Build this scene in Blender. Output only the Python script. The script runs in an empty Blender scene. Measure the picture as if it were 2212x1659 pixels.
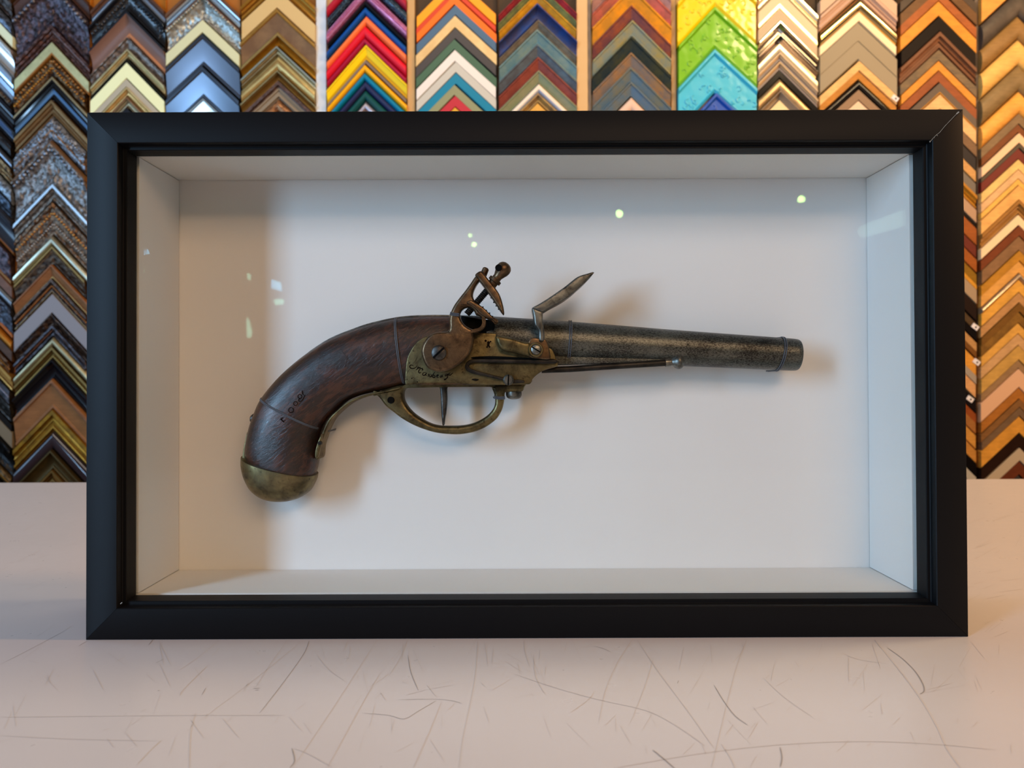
import bpy, bmesh, math, random
from mathutils import Vector, Matrix, noise
random.seed(7)
S = bpy.context.scene
COL = S.collection
R_ = math.radians
# ------------------------------------------------------------------ camera
W_, H_, FPX = 2212.0, 1659.0, 1600.0
CT = 0.92                       # height of the counter top
cam_d = bpy.data.cameras.new('camera')
cam = bpy.data.objects.new('camera', cam_d); COL.objects.link(cam)
cam_d.sensor_width = 36.0
cam_d.lens = 36.0 * FPX / W_
cam_d.clip_start = 0.02
CAMP = Vector((-0.0081, -0.427, CT + 0.1503))
PPY = 797.0                     # row of the optical axis (the photograph is cropped a little off centre)
RM = Matrix.Rotation(R_(90 + 0.61), 3, 'X') @ Matrix.Rotation(R_(-0.21), 3, 'Z')
cam_d.shift_y = -(H_ / 2 - PPY) / W_
cam.matrix_world = Matrix.Translation(CAMP) @ RM.to_4x4()
cam_d.dof.use_dof = True
cam_d.dof.focus_distance = 0.465
cam_d.dof.aperture_fstop = 14.0
S.camera = cam
# ------------------------------------------------------------------ light
S.view_settings.view_transform = 'Standard'
S.view_settings.look = 'None'
S.view_settings.gamma = 1.0
S.view_settings.exposure = 0.0
S.cycles.max_bounces = 8
S.cycles.transparent_max_bounces = 12
S.cycles.sample_clamp_indirect = 4.0
w = bpy.data.worlds.new('room_air'); S.world = w; w.use_nodes = True
w.node_tree.nodes['Background'].inputs[0].default_value = (0.95, 0.85, 0.80, 1)
w.node_tree.nodes['Background'].inputs[1].default_value = 0.11


def area(name, loc, target, sx, sy, energy, color):
    l = bpy.data.lights.new(name, 'AREA'); l.shape = 'RECTANGLE'
    l.size = sx; l.size_y = sy; l.energy = energy; l.color = color
    o = bpy.data.objects.new(name, l); COL.objects.link(o)
    o.location = loc
    o.rotation_euler = (Vector(target) - Vector(loc)).to_track_quat('-Z', 'Y').to_euler()
    return o


# daylight from a tall shop window at the left front
area('window_daylight', (-1.75, -1.55, CT + 0.62), (0, 0.05, CT + 0.12), 0.34, 1.2, 50, (0.40, 0.67, 1.0))
# daylight from the side window at the left, over the far end of the counter
area('side_window_daylight', (-2.4, 0.45, CT + 0.75), (0, 0.45, CT + 0.2), 0.9, 1.0, 20, (0.36, 0.64, 1.0))
# small halogen spot in line with the box at the right: throws the box's shadow along the counter
area('track_light_counter', (1.9, -0.08, CT + 1.25), (0.0, 0.05, CT), 0.14, 0.14, 27, (1.0, 0.54, 0.25))
# warm ceiling light above and behind the photographer
area('ceiling_light_room', (0.65, -1.6, CT + 1.15), (0, 0.1, CT + 0.1), 1.0, 0.4, 9, (1.0, 0.66, 0.40))
area('ceiling_light_far', (0.5, -3.3, CT + 1.5), (0, 0.1, CT + 0.1), 1.2, 0.25, 17, (1.0, 0.66, 0.40))
# ceiling lights washing the wall of samples
area('track_light_wall_warm', (1.2, 0.2, CT + 1.6), (0.75, 1.3, CT + 0.35), 0.6, 0.3, 16, (1.0, 0.72, 0.40))
area('track_light_wall_neutral', (-0.1, 0.3, CT + 1.6), (-0.35, 1.3, CT + 0.5), 0.9, 0.3, 9, (1.0, 0.88, 0.74))


# ------------------------------------------------------------------ helpers
def ray(u, v):
    return RM @ Vector(((u - W_ / 2) / FPX, -(v - PPY) / FPX, -1.0))


def P(u, v, y):
    """the point of the plane y = const that the photograph shows at (u, v)"""
    d = ray(u, v); t = (y - CAMP.y) / d.y
    return CAMP + d * t


def PZ(u, v, z):
    d = ray(u, v); t = (z - CAMP.z) / d.z
    return CAMP + d * t


def px(yplane):
    return (yplane - CAMP.y) / FPX      # metres per pixel at that plane


def srgb(h):
    c = [int(h[i:i + 2], 16) / 255 for i in (0, 2, 4)]
    return tuple(x / 12.92 if x <= 0.04045 else ((x + 0.055) / 1.055) ** 2.4 for x in c) + (1.0,)


def link(o, parent=None):
    COL.objects.link(o)
    if parent is not None:
        o.parent = parent
        o.matrix_parent_inverse = Matrix.Identity(4)
    return o


def tag(o, label=None, cat=None, group=None, kind=None):
    if label: o['label'] = label
    if cat: o['category'] = cat
    if group: o['group'] = group
    if kind: o['kind'] = kind
    return o


def empty(name, loc):
    o = bpy.data.objects.new(name, None); o.empty_display_size = 0.02
    o.location = loc
    return link(o)


def mesh_obj(name, bm, mat, parent=None, origin=None, sharp=35, bev=None):
    """bm is in world coordinates; the object's origin goes to its parent's or to ORIGIN"""
    bmesh.ops.recalc_face_normals(bm, faces=bm.faces[:])
    me = bpy.data.meshes.new(name)
    off = Vector((0, 0, 0))
    if parent is not None:
        off = Vector(parent.location)
        q = parent.parent
        while q is not None:
            off += Vector(q.location); q = q.parent
    elif origin is not None:
        off = Vector(origin)
    for v in bm.verts: v.co -= off
    bm.to_mesh(me); bm.free()
    for p in me.polygons: p.use_smooth = True
    me.set_sharp_from_angle(angle=R_(sharp))
    me.materials.append(mat)
    o = bpy.data.objects.new(name, me)
    if parent is None: o.location = off
    link(o, parent)
    if bev:
        m = o.modifiers.new('bevel', 'BEVEL'); m.width = bev; m.segments = 2; m.limit_method = 'ANGLE'
        m.angle_limit = R_(40)
    return o


def box(bm, a, b):
    x0, y0, z0 = a; x1, y1, z1 = b
    vs = [bm.verts.new(c) for c in ((x0, y0, z0), (x1, y0, z0), (x1, y1, z0), (x0, y1, z0),
                                    (x0, y0, z1), (x1, y0, z1), (x1, y1, z1), (x0, y1, z1))]
    for f in ((0, 3, 2, 1), (4, 5, 6, 7), (0, 1, 5, 4), (1, 2, 6, 5), (2, 3, 7, 6), (3, 0, 4, 7)):
        bm.faces.new([vs[i] for i in f])


def box_obj(name, a, b, mat, parent=None, bev=None):
    bm = bmesh.new(); box(bm, a, b)
    return mesh_obj(name, bm, mat, parent, origin=((a[0] + b[0]) / 2, (a[1] + b[1]) / 2, a[2]), bev=bev)


def tube(bm, pts, rad, n=8, closed=False):
    """round bar through world points; rad is a number or one radius per point"""
    pts = [Vector(p) for p in pts]; m = len(pts)
    rads = rad if isinstance(rad, (list, tuple)) else [rad] * m
    rings = []; up = None
    for i, p in enumerate(pts):
        if closed: t = pts[(i + 1) % m] - pts[i - 1]
        else: t = pts[min(i + 1, m - 1)] - pts[max(i - 1, 0)]
        if t.length < 1e-9: t = Vector((1, 0, 0))
        t.normalize()
        if up is None:
            up = Vector((0, -1, 0)) if abs(t.y) < 0.9 else Vector((0, 0, 1))
        a = (up - t * up.dot(t))
        if a.length < 1e-6: a = t.orthogonal()
        a.normalize(); up = a; b = t.cross(a)
        rings.append([bm.verts.new(p + (a * math.cos(2 * math.pi * k / n) + b * math.sin(2 * math.pi * k / n)) * rads[i])
                      for k in range(n)])
    rr = list(range(m - 1)) + ([m - 1] if closed else [])
    for i in rr:
        A, B = rings[i], rings[(i + 1) % m]
        for k in range(n):
            bm.faces.new((A[k], A[(k + 1) % n], B[(k + 1) % n], B[k]))
    if not closed:
        bm.faces.new(rings[0][::-1]); bm.faces.new(rings[-1])


def lathe(bm, p0, p1, prof, n=28):
    """profile [(t along p0->p1, radius)] turned about the axis p0-p1"""
    p0, p1 = Vector(p0), Vector(p1); t = (p1 - p0); ax = t.normalized()
    a = ax.orthogonal().normalized(); b = ax.cross(a)
    rings = []
    for (s, r) in prof:
        r = max(r, 1e-5)
        rings.append([bm.verts.new(p0 + t * s + (a * math.cos(2 * math.pi * k / n) + b * math.sin(2 * math.pi * k / n)) * r)
                      for k in range(n)])
    for A, B in zip(rings, rings[1:]):
        for k in range(n):
            bm.faces.new((A[k], A[(k + 1) % n], B[(k + 1) % n], B[k]))
    bm.faces.new(rings[0][::-1]); bm.faces.new(rings[-1])


def smooth(pts, k=4, closed=True):
    """Catmull-Rom through 2-D points"""
    out = []; n = len(pts)
    rng = range(n) if closed else range(n - 1)
    for i in rng:
        if closed: p = [pts[(i + j) % n] for j in (-1, 0, 1, 2)]
        else: p = [pts[max(0, min(n - 1, i + j))] for j in (-1, 0, 1, 2)]
        for q in range(k):
            t = q / k
            out.append(tuple(0.5 * ((2 * p[1][c]) + (-p[0][c] + p[2][c]) * t + (2 * p[0][c] - 5 * p[1][c] + 4 * p[2][c] - p[3][c]) * t * t
                                    + (-p[0][c] + 3 * p[1][c] - 3 * p[2][c] + p[3][c]) * t ** 3) for c in (0, 1)))
    if not closed: out.append(tuple(pts[-1]))
    return out


def plate(name, outline, yf, thick, mat, parent, bevel=0.0008, holes=(), sm=True, res=3, extra=None):
    """a shaped plate: outline seen at the depth yf, going back by THICK, edges rounded by BEVEL"""
    cu = bpy.data.curves.new(name, 'CURVE'); cu.dimensions = '2D'; cu.fill_mode = 'BOTH'
    for pts in [outline] + list(holes):
        if sm: pts = smooth(pts, 4)
        sp = cu.splines.new('POLY'); sp.points.add(len(pts) - 1); sp.use_cyclic_u = True
        for i, (u, v) in enumerate(pts):
            q = P(u, v, yf); sp.points[i].co = (q.x, q.z, 0, 1)
    cu.extrude = max(thick / 2 - bevel, 1e-5); cu.bevel_depth = bevel; cu.bevel_resolution = res; cu.offset = -bevel
    tmp = bpy.data.objects.new(name + '_c', cu); COL.objects.link(tmp)
    dg = bpy.context.evaluated_depsgraph_get()
    me0 = bpy.data.meshes.new_from_object(tmp.evaluated_get(dg))
    bm = bmesh.new(); bm.from_mesh(me0)
    bmesh.ops.remove_doubles(bm, verts=bm.verts[:], dist=1e-6)
    for v in bm.verts:
        x, z, d = v.co
        v.co = (x, yf + thick / 2 - d, z)
    bpy.data.objects.remove(tmp); bpy.data.curves.remove(cu); bpy.data.meshes.remove(me0)
    return mesh_obj(name, bm, mat, parent, sharp=30)


# ------------------------------------------------------------------ materials
MATS = {}


def new_mat(name):
    m = bpy.data.materials.new(name); m.use_nodes = True
    nt = m.node_tree
    return m, nt, nt.nodes['Principled BSDF']


def nd(nt, t, **kw):
    n = nt.nodes.new(t)
    for k, v in kw.items():
        if hasattr(n, k): setattr(n, k, v)
        else: n.inputs[k].default_value = v
    return n


def coords(nt, scale=(1, 1, 1), rot=(0, 0, 0)):
    tc = nd(nt, 'ShaderNodeTexCoord'); mp = nd(nt, 'ShaderNodeMapping')
    mp.inputs['Scale'].default_value = scale; mp.inputs['Rotation'].default_value = rot
    nt.links.new(tc.outputs['Object'], mp.inputs['Vector'])
    return mp.outputs[0]


def tex(nt, vec, scale, detail=4, rough=0.55, kind='noise', dist=0.0):
    if kind == 'noise':
        n = nd(nt, 'ShaderNodeTexNoise'); n.inputs['Detail'].default_value = detail
        n.inputs['Roughness'].default_value = rough; n.inputs['Distortion'].default_value = dist
    else:
        n = nd(nt, 'ShaderNodeTexVoronoi')
    n.inputs['Scale'].default_value = scale
    nt.links.new(vec, n.inputs['Vector'])
    return n


def ramp(nt, fac, stops):
    r = nd(nt, 'ShaderNodeValToRGB')
    e = r.color_ramp.elements
    while len(e) > 2: e.remove(e[-1])
    for i, (p, c) in enumerate(stops):
        if i < 2: e[i].position = p
        else: e.new(p)
        e[i].color = c
    nt.links.new(fac, r.inputs[0])
    return r.outputs[0]


def bump(nt, b, h, strength, dist=0.001):
    n = nd(nt, 'ShaderNodeBump'); n.inputs['Strength'].default_value = strength; n.inputs['Distance'].default_value = dist
    nt.links.new(h, n.inputs['Height']); nt.links.new(n.outputs[0], b.inputs['Normal'])


def M(spec):
    """'finish:hex' or 'finish:hex/hex'"""
    if spec in MATS: return MATS[spec]
    fin, cols = spec.split(':'); cs = [srgb(c) for c in cols.split('/')]
    c0 = cs[0]; c1 = cs[-1]
    m, nt, b = new_mat(fin + '_' + cols.replace('/', '_'))
    b.inputs['Base Color'].default_value = c0
    rg, mt = {'matte': (0.75, 0), 'satin': (0.42, 0), 'gloss': (0.16, 0), 'metal': (0.3, 0.95), 'leaf': (0.38, 0.75),
              'orn': (0.34, 0.65), 'wood': (0.45, 0), 'glit': (0.25, 0.4), 'emb': (0.30, 0), 'pat': (0.5, 0.15),
              'chrome': (0.17, 1.0)}[fin]
    b.inputs['Roughness'].default_value = rg; b.inputs['Metallic'].default_value = mt
    if fin in ('wood', 'satin', 'matte', 'pat'): b.inputs['Specular IOR Level'].default_value = 0.06 if max(c0[:3]) < 0.05 else 0.2
    if fin == 'wood':
        v = coords(nt, (14, 14, 14)); n = tex(nt, v, 3.0, 6, 0.6)
        v2 = coords(nt, (30, 30, 220), (0, R_(45), 0)); n2 = tex(nt, v2, 1.0, 3)
        mx = nd(nt, 'ShaderNodeMath', operation='MULTIPLY'); nt.links.new(n.outputs[0], mx.inputs[0]); nt.links.new(n2.outputs[0], mx.inputs[1])
        dk = tuple(x * 0.72 for x in c0[:3]) + (1,)
        nt.links.new(ramp(nt, mx.outputs[0], [(0.12, dk if len(cs) == 1 else c1), (0.4, c0)]), b.inputs['Base Color'])
    elif fin in ('orn', 'leaf'):
        v = coords(nt, (1, 1, 1)); n = tex(nt, v, 130 if fin == 'orn' else 60, 5, 0.6)
        dk = tuple(x * 0.35 for x in c0[:3]) + (1,) if len(cs) == 1 else c1
        nt.links.new(ramp(nt, n.outputs[0], [(0.38, dk), (0.6, c0)]) if fin == 'orn' else
                     ramp(nt, n.outputs[0], [(0.3, tuple(x * 0.75 for x in c0[:3]) + (1,) if len(cs) == 1 else c1), (0.65, c0)]), b.inputs['Base Color'])
        bump(nt, b, n.outputs[0], 0.6 if fin == 'orn' else 0.12, 0.002)
    elif fin == 'pat':
        v = coords(nt, (1, 1, 1)); n = tex(nt, v, 22, 6, 0.65)
        nt.links.new(ramp(nt, n.outputs[0], [(0.4, c1), (0.6, c0)]), b.inputs['Base Color'])
        n3 = tex(nt, v, 160, 4); bump(nt, b, n3.outputs[0], 0.3, 0.001)
    elif fin == 'glit':
        v = coords(nt); n = tex(nt, v, 260, kind='vor')
        nt.links.new(ramp(nt, n.outputs['Distance'], [(0.12, c1), (0.35, c0)]), b.inputs['Base Color'])
        nm = nd(nt, 'ShaderNodeTexVoronoi'); nm.inputs['Scale'].default_value = 260; nt.links.new(v, nm.inputs['Vector'])
        bump(nt, b, nm.outputs['Color'], 1.0, 0.004)
    elif fin == 'emb':
        b.inputs['Coat Weight'].default_value = 0.6
        v = coords(nt); b.inputs['Coat Roughness'].default_value = 0.08
    MATS[spec] = m
    return m


# ------------------------------------------------------------------ the setting
def counter_mat():
    m, nt, b = new_mat('white_laminate')
    v = coords(nt); n = tex(nt, v, 3.0, 3)
    nt.links.new(ramp(nt, n.outputs[0], [(0.3, srgb('bab8ba')), (0.7, srgb('c0bec0'))]), b.inputs['Base Color'])
    n2 = tex(nt, v, 90, 3)
    r = nd(nt, 'ShaderNodeMapRange'); r.inputs[3].default_value = 0.24; r.inputs[4].default_value = 0.36
    nt.links.new(n2.outputs[0], r.inputs[0]); nt.links.new(r.outputs[0], b.inputs['Roughness'])
    b.inputs['Specular IOR Level'].default_value = 0.35
    return m


YW = 1.32                        # the wall of samples
M_COUNTER = counter_mat()
M_WALL = M('matte:8a6a48'); M_SHELL = M('matte:6b5a4a')
fl = box_obj('floor', (-3.2, -4.2, -0.05), (3.2, 1.5, 0), M('wood:6b5138')); tag(fl, kind='structure')
wb = box_obj('wall_back', (-3.2, YW + 0.012, 0), (3.2, 1.5, 3.0), M_WALL); tag(wb, kind='structure')
wf = box_obj('wall_front', (-3.2, -4.2, 0), (3.2, -4.1, 3.0), M_SHELL); tag(wf, kind='structure')

YB = PZ(1106, 1038.5, CT).y      # back edge of the counter
ct = empty('shop_counter', (0, 0, 0))
tag(ct, 'long white laminate shop counter with fine dark scratches under the black shadow box', 'counter')
bm = bmesh.new(); box(bm, (-1.7, -0.72, CT - 0.035), (1.7, YB, CT)); mesh_obj('worktop', bm, M_COUNTER, ct, bev=0.0015)
bm = bmesh.new(); box(bm, (-1.66, -0.66, 0.0), (1.66, YB - 0.05, CT - 0.035)); mesh_obj('counter_base', bm, M('satin:d8d2cc'), ct)


# scratches worn into the laminate, each a hair-thin line lying on the worktop
def scratch(bm, pts, wmm):
    w3 = [PZ(u, v, CT + 0.00012) for u, v in pts]
    L = []
    for i, p in enumerate(w3):
        t = w3[min(i + 1, len(w3) - 1)] - w3[max(i - 1, 0)]; t.normalize()
        s = Vector((-t.y, t.x, 0)) * wmm * 0.0003 * (0.35 if i in (0, len(w3) - 1) else 1)
        L.append((bm.verts.new(p + s), bm.verts.new(p - s)))
    for a, b in zip(L, L[1:]):
        bm.faces.new((a[0], a[1], b[1], b[0]))


def l6(*p): return [(x / 2.011, 1360 + y / 2.011) for x, y in p]
def l7(*p): return [(1100 + x / 1.989, 1360 + y / 1.989) for x, y in p]


DARK = [(l6((1342, 50), (1325, 95), (1282, 160), (1200, 270), (1128, 362)), .45), (l6((1772, 110), (1785, 185), (1817, 263)), .5),
        (l6((0, 152), (150, 75), (290, 0)), .35), (l6((668, 38), (645, 68)), .5), (l6((1100, 256), (1128, 254)), .7), (l6((1108, 263), (1124, 262)), .6),
        (l6((380, 48), (340, 72)), .45), (l6((712, 127), (676, 145)), .4), (l6((685, 265), (693, 264)), .9), (l6((1728, 304), (1880, 302), (1960, 308), (2008, 321)), .4),
        (l6((1895, 308), (1815, 355), (1755, 388), (1690, 372), (1580, 363)), .45), (l7((1625, 78), (1690, 125), (1745, 180), (1778, 235), (1782, 265), (1764, 277)), .9),
        (l7((880, 238), (920, 305), (970, 370), (1025, 410)), .6), (l7((617, 517), (660, 552), (715, 600)), 1.0), (l7((364, 71), (400, 80), (434, 95)), .4),
        (l7((1163, 505), (1172, 550), (1164, 590)), .8), (l6((895, 252), (876, 284)), .5), (l6((1268, 515), (1280, 570), (1258, 600)), .7), (l7((728, 218), (722, 232)), .5)]
FAINT = [(l6((0, 380), (400, 376), (800, 372), (1240, 372)), .7), (l6((1650, 190), (1560, 345), (1420, 601)), .6), (l6((1638, 44), (1440, 350), (1270, 601)), .5),
         (l6((950, 48), (860, 120), (772, 180)), .4), (l6((1250, 44), (1180, 140), (1110, 250)), .4), (l6((1310, 50), (1100, 220), (860, 400)), .4),
         (l6((905, 152), (830, 225), (788, 270), (782, 286)), .6), (l6((850, 360), (826, 450), (822, 601)), .6), (l6((700, 480), (650, 525), (595, 585)), .7),
         (l6((1770, 44), (1740, 120), (1690, 200)), .4), (l6((1375, 108), (1430, 175), (1497, 222)), .4), (l6((2075, 44), (2060, 230), (2010, 470), (1995, 601)), .4),
         (l6((1915, 318), (1870, 430), (1795, 601)), .6), (l6((1275, 515), (1340, 540), (1445, 598)), .5), (l6((2072, 40), (2025, 122)), .4), (l6((0, 460), (300, 475), (700, 484)), .5),
         (l6((1520, 70), (1518, 110), (1502, 140)), .4), (l6((1970, 240), (1850, 262), (1760, 285)), .4), (l6((985, 575), (945, 601)), .7),
         (l7((20, 190), (200, 250), (380, 300), (590, 348), (720, 415), (840, 498)), .6), (l7((530, 40), (465, 140), (410, 270), (385, 400)), .5),
         (l7((550, 44), (640, 180), (760, 340), (880, 510)), .45), (l7((1570, 44), (1650, 140), (1760, 285), (1840, 420), (1880, 510), (1940, 595)), 1.1),
         (l7((450, 595), (800, 535), (1150, 495), (1500, 480), (1800, 490), (2090, 516)), .7), (l7((620, 120), (580, 250), (520, 400)), .45), (l7((1020, 44), (970, 180), (900, 460), (870, 590)), .45),
         (l7((268, 40), (310, 135)), .4), (l7((65, 44), (66, 90), (90, 165)), .4), (l7((106, 110), (112, 200), (155, 278)), .5), (l7((1430, 100), (1500, 128), (1625, 146)), .5),
         (l7((1200, 213), (1145, 243)), .6), (l7((910, 490), (950, 550), (970, 595)), .7), (l7((365, 265), (340, 300), (265, 355)), .5), (l7((245, 400), (345, 500)), .5),
         (l7((1090, 205), (1180, 290), (1310, 380)), .4), (l7((1960, 238), (1785, 270)), .5), (l7((1060, 545), (1035, 590)), .7), (l7((940, 390), (1040, 495)), .5),
         (l6((1100, 0), (1180, 0)), .3)]
rs = random.Random(3)
for k in range(150):
    u = rs.uniform(20, 2190); v = 1385 + 230 * rs.random() ** 1.6; L = rs.uniform(6, 60); an = rs.choice([rs.gauss(2.3, .25), rs.gauss(1.1, .3), rs.uniform(0, 3.1)])
    FAINT.append(([(u + L * math.cos(an) * q, v + L * math.sin(an) * q + 2 * q * (1 - q)) for q in (0, .5, 1)], rs.uniform(.15, .35)))
for k in range(40):
    u = rs.choice([rs.uniform(0, 180), rs.uniform(2100, 2212)]); v = rs.uniform(1080, 1370); L = rs.uniform(10, 70); an = rs.gauss(2.6, .3)
    FAINT.append(([(u + L * math.cos(an) * q, v + L * .6 * math.sin(an) * q) for q in (0, .5, 1)], rs.uniform(.2, .5)))
bm = bmesh.new()
for p, w_ in DARK: scratch(bm, smooth(p, 3, False), w_)
o = mesh_obj('scratch_marks', bm, M('satin:8f8a88'), ct); tag(o, 'dark grey scratches', kind='stuff')
bm = bmesh.new()
for p, w_ in FAINT: scratch(bm, smooth(p, 3, False) if len(p) > 2 else p, w_)
o = mesh_obj('faint_scratches', bm, M('satin:bcb6b3'), ct); tag(o, 'faint pale grey scratches', kind='stuff')

# ------------------------------------------------------------------ the shadow box
BX, BH = 0.2536, 0.3044          # half width, height
BY1 = 0.084
sb = empty('shadow_box', (0, 0, CT))
tag(sb, 'deep black framed glazed shadow box with cream lining standing on the white counter', 'shadow box')


def black_mat():
    m, nt, b = new_mat('black_lacquer')
    b.inputs['Base Color'].default_value = srgb('0b0b0d'); b.inputs['Roughness'].default_value = 0.48; b.inputs['Specular IOR Level'].default_value = 0.135
    v = coords(nt); n = tex(nt, v, 900, 2); bump(nt, b, n.outputs[0], 0.03, 0.0002)
    return m


M_BLACK = black_mat()
PROF = [(0, BY1), (0, 0.0007), (0.0002, 0.0002), (0.0007, 0), (0.0176, 0), (0.0180, 0.0004), (0.0184, 0.0048), (0.0188, 0.0052), (0.0204, 0.0052), (0.0207, 0.0056),
        (0.0209, 0.0085), (0.0213, 0.0125), (0.0213, 0.0150), (0.0178, 0.0150), (0.0178, BY1)]
cz = CT + BH / 2
GAP = 0.00008


def rail(name, corners):
    """corners: the two outer corners (x, z); each profile point moves inwards along the diagonal"""
    bm = bmesh.new(); cols = []
    for (sx, sz) in corners:
        c = []
        for d, y in PROF:
            c.append(Vector((sx * (BX - d), y, cz + sz * (BH / 2 - d))))
        cols.append(c)
    dr = (cols[1][0] - cols[0][0]).normalized() * GAP
    cols[0] = [bm.verts.new(p + dr) for p in cols[0]]; cols[1] = [bm.verts.new(p - dr) for p in cols[1]]
    n = len(PROF)
    for i in range(n):
        bm.faces.new((cols[0][i], cols[0][(i + 1) % n], cols[1][(i + 1) % n], cols[1][i]))
    bm.faces.new(cols[0]); bm.faces.new(cols[1][::-1])
    return mesh_obj(name, bm, M_BLACK, sb, sharp=25)


for cs in (((-1, 1), (1, 1)), ((-1, -1), (1, -1)), ((-1, -1), (-1, 1)), ((1, -1), (1, 1))):
    rail('frame_rail', cs)


def liner_mat():
    m, nt, b = new_mat('cream_board')
    v = coords(nt); n = tex(nt, v, 4, 3)
    nt.links.new(ramp(nt, n.outputs[0], [(0.3, srgb('e3dcd7')), (0.7, srgb('e9e3de'))]), b.inputs['Base Color'])
    b.inputs['Roughness'].default_value = 0.8
    n2 = tex(nt, v, 700, 2); bump(nt, b, n2.outputs[0], 0.06, 0.0002)
    return m


M_LINER = liner_mat()
YK = 0.0724                      # face of the backing board
a0, a1 = P(387.5, 387, YK), P(1878.5, 1229, YK)
lx0, lx1 = a0.x, a1.x
lz1, lz0 = (P(388, 388, YK).z + P(1875, 386, YK).z) / 2, (P(387, 1233, YK).z + P(1882, 1224, YK).z) / 2
T = 0.003
bb = bmesh.new(); box(bb, (lx0 - T, YK, lz0 - T), (lx1 + T, YK + 0.004, lz1 + T)); mesh_obj('backing_board', bb, M_LINER, sb)
YG = 0.0185
g = 0.00045
for a, b in (((lx0 - T, YG, lz0 + g), (lx0, YK - g, lz1 - g)), ((lx1, YG, lz0 + g), (lx1 + T, YK - g, lz1 - g)),
             ((lx0 - T, YG, lz1), (lx1 + T, YK - g, lz1 + T)), ((lx0 - T, YG, lz0 - T), (lx1 + T, YK - g, lz0))):
    bb = bmesh.new(); box(bb, a, b); mesh_obj('side_liner', bb, M_LINER, sb)


def glass_mat():
    m, nt, b = new_mat('picture_glass')
    nt.nodes.remove(b)
    out = nt.nodes['Material Output']
    tr = nd(nt, 'ShaderNodeBsdfTransparent'); tr.inputs[0].default_value = (0.985, 0.99, 0.985, 1)
    gl = nd(nt, 'ShaderNodeBsdfGlossy'); gl.inputs['Roughness'].default_value = 0.012; gl.inputs[0].default_value = (0.90, 1.0, 0.92, 1)
    fr = nd(nt, 'ShaderNodeFresnel'); fr.inputs[0].default_value = 1.20
    mx = nd(nt, 'ShaderNodeMixShader')
    nt.links.new(fr.outputs[0], mx.inputs[0]); nt.links.new(tr.outputs[0], mx.inputs[1]); nt.links.new(gl.outputs[0], mx.inputs[2])
    nt.links.new(mx.outputs[0], out.inputs[0])
    return m


bb = bmesh.new(); e = 0.0180
box(bb, (-(BX - e), 0.0152, cz - (BH / 2 - e)), (BX - e, 0.0172, cz + BH / 2 - e))
mesh_obj('glass_pane', bb, glass_mat(), sb)
# worn paint along the upper right mitre
bm = bmesh.new()
def wear(pts, w_):
    for (a, b_) in zip(pts, pts[1:]):
        p, q = P(*a, -0.00006), P(*b_, -0.00006); t = (q - p); n_ = Vector((-t.z, 0, t.x)).normalized() * w_
        f = [bm.verts.new(c) for c in (p - n_, q - n_, q + n_, p + n_)]; bm.faces.new(f)
wz = lambda x, y: (1900 + x / 8.295, 220 + y / 8.295)
wear([wz(1425, 178), wz(1395, 200), wz(1380, 215)], 0.00038)
wear([wz(1380, 215), wz(1270, 330), wz(1165, 440), wz(1080, 545), wz(1020, 590), wz(970, 640), wz(905, 715)], 0.00010)
wear([wz(912, 700), wz(898, 722)], 0.0003)
wear([wz(985, 636), wz(960, 648)], 0.0002)
wear([wz(1020, 588), wz(1040, 612)], 0.00012)
o = mesh_obj('chipped_mitre', bm, M('matte:9a968c'), sb); tag(o, 'pale chipped edge of the mitre joint')
bm = bmesh.new(); wz = lambda x, y: (180 + x / 6.9125, 1180 + y / 6.9125)
wear([wz(580, 840), wz(565, 848), wz(553, 862)], 0.00022)
mesh_obj('chipped_mitre', bm, M('matte:9a968c'), sb)


# ------------------------------------------------------------------ the flintlock pistol
def brass_mat(name, c_hi, c_lo, rough):
    m, nt, b = new_mat(name)
    v = coords(nt); n = tex(nt, v, 95, 8, 0.68, dist=0.4); n2 = tex(nt, v, 700, 3)
    nt.links.new(ramp(nt, n.outputs[0], [(0.34, srgb(c_lo)), (0.62, srgb(c_hi))]), b.inputs['Base Color'])
    b.inputs['Metallic'].default_value = 0.85
    r = nd(nt, 'ShaderNodeMapRange'); r.inputs[3].default_value = rough + 0.16; r.inputs[4].default_value = rough - 0.08
    nt.links.new(n.outputs[0], r.inputs[0]); nt.links.new(r.outputs[0], b.inputs['Roughness'])
    mx = nd(nt, 'ShaderNodeMath', operation='ADD'); nt.links.new(n.outputs[0], mx.inputs[0]); nt.links.new(n2.outputs[0], mx.inputs[1])
    bump(nt, b, mx.outputs[0], 0.2, 0.0004)
    sp = tex(nt, v, 420, 5, 0.7); dk = ramp(nt, sp.outputs[0], [(0.30, (0.25, 0.22, 0.2, 1)), (0.42, (1, 1, 1, 1))])
    mm = nd(nt, 'ShaderNodeMix', data_type='RGBA', blend_type='MULTIPLY'); mm.inputs[0].default_value = 1
    nt.links.new(b.inputs['Base Color'].links[0].from_socket, mm.inputs[6]); nt.links.new(dk, mm.inputs[7]); nt.links.new(mm.outputs[2], b.inputs['Base Color'])
    return m


M_BRASS = brass_mat('aged_brass', '80704c', '40331f', 0.36)
M_BRASS2 = brass_mat('brown_brass', '7c6046', '3e2c1f', 0.32)
M_STEEL = brass_mat('dark_steel', '5f5a56', '2b2624', 0.36)
M_STEELB = brass_mat('worn_steel', '8c8880', '3c3834', 0.34)
M_IRON = brass_mat('blackened_iron', '38332f', '1a1715', 0.42)


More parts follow.
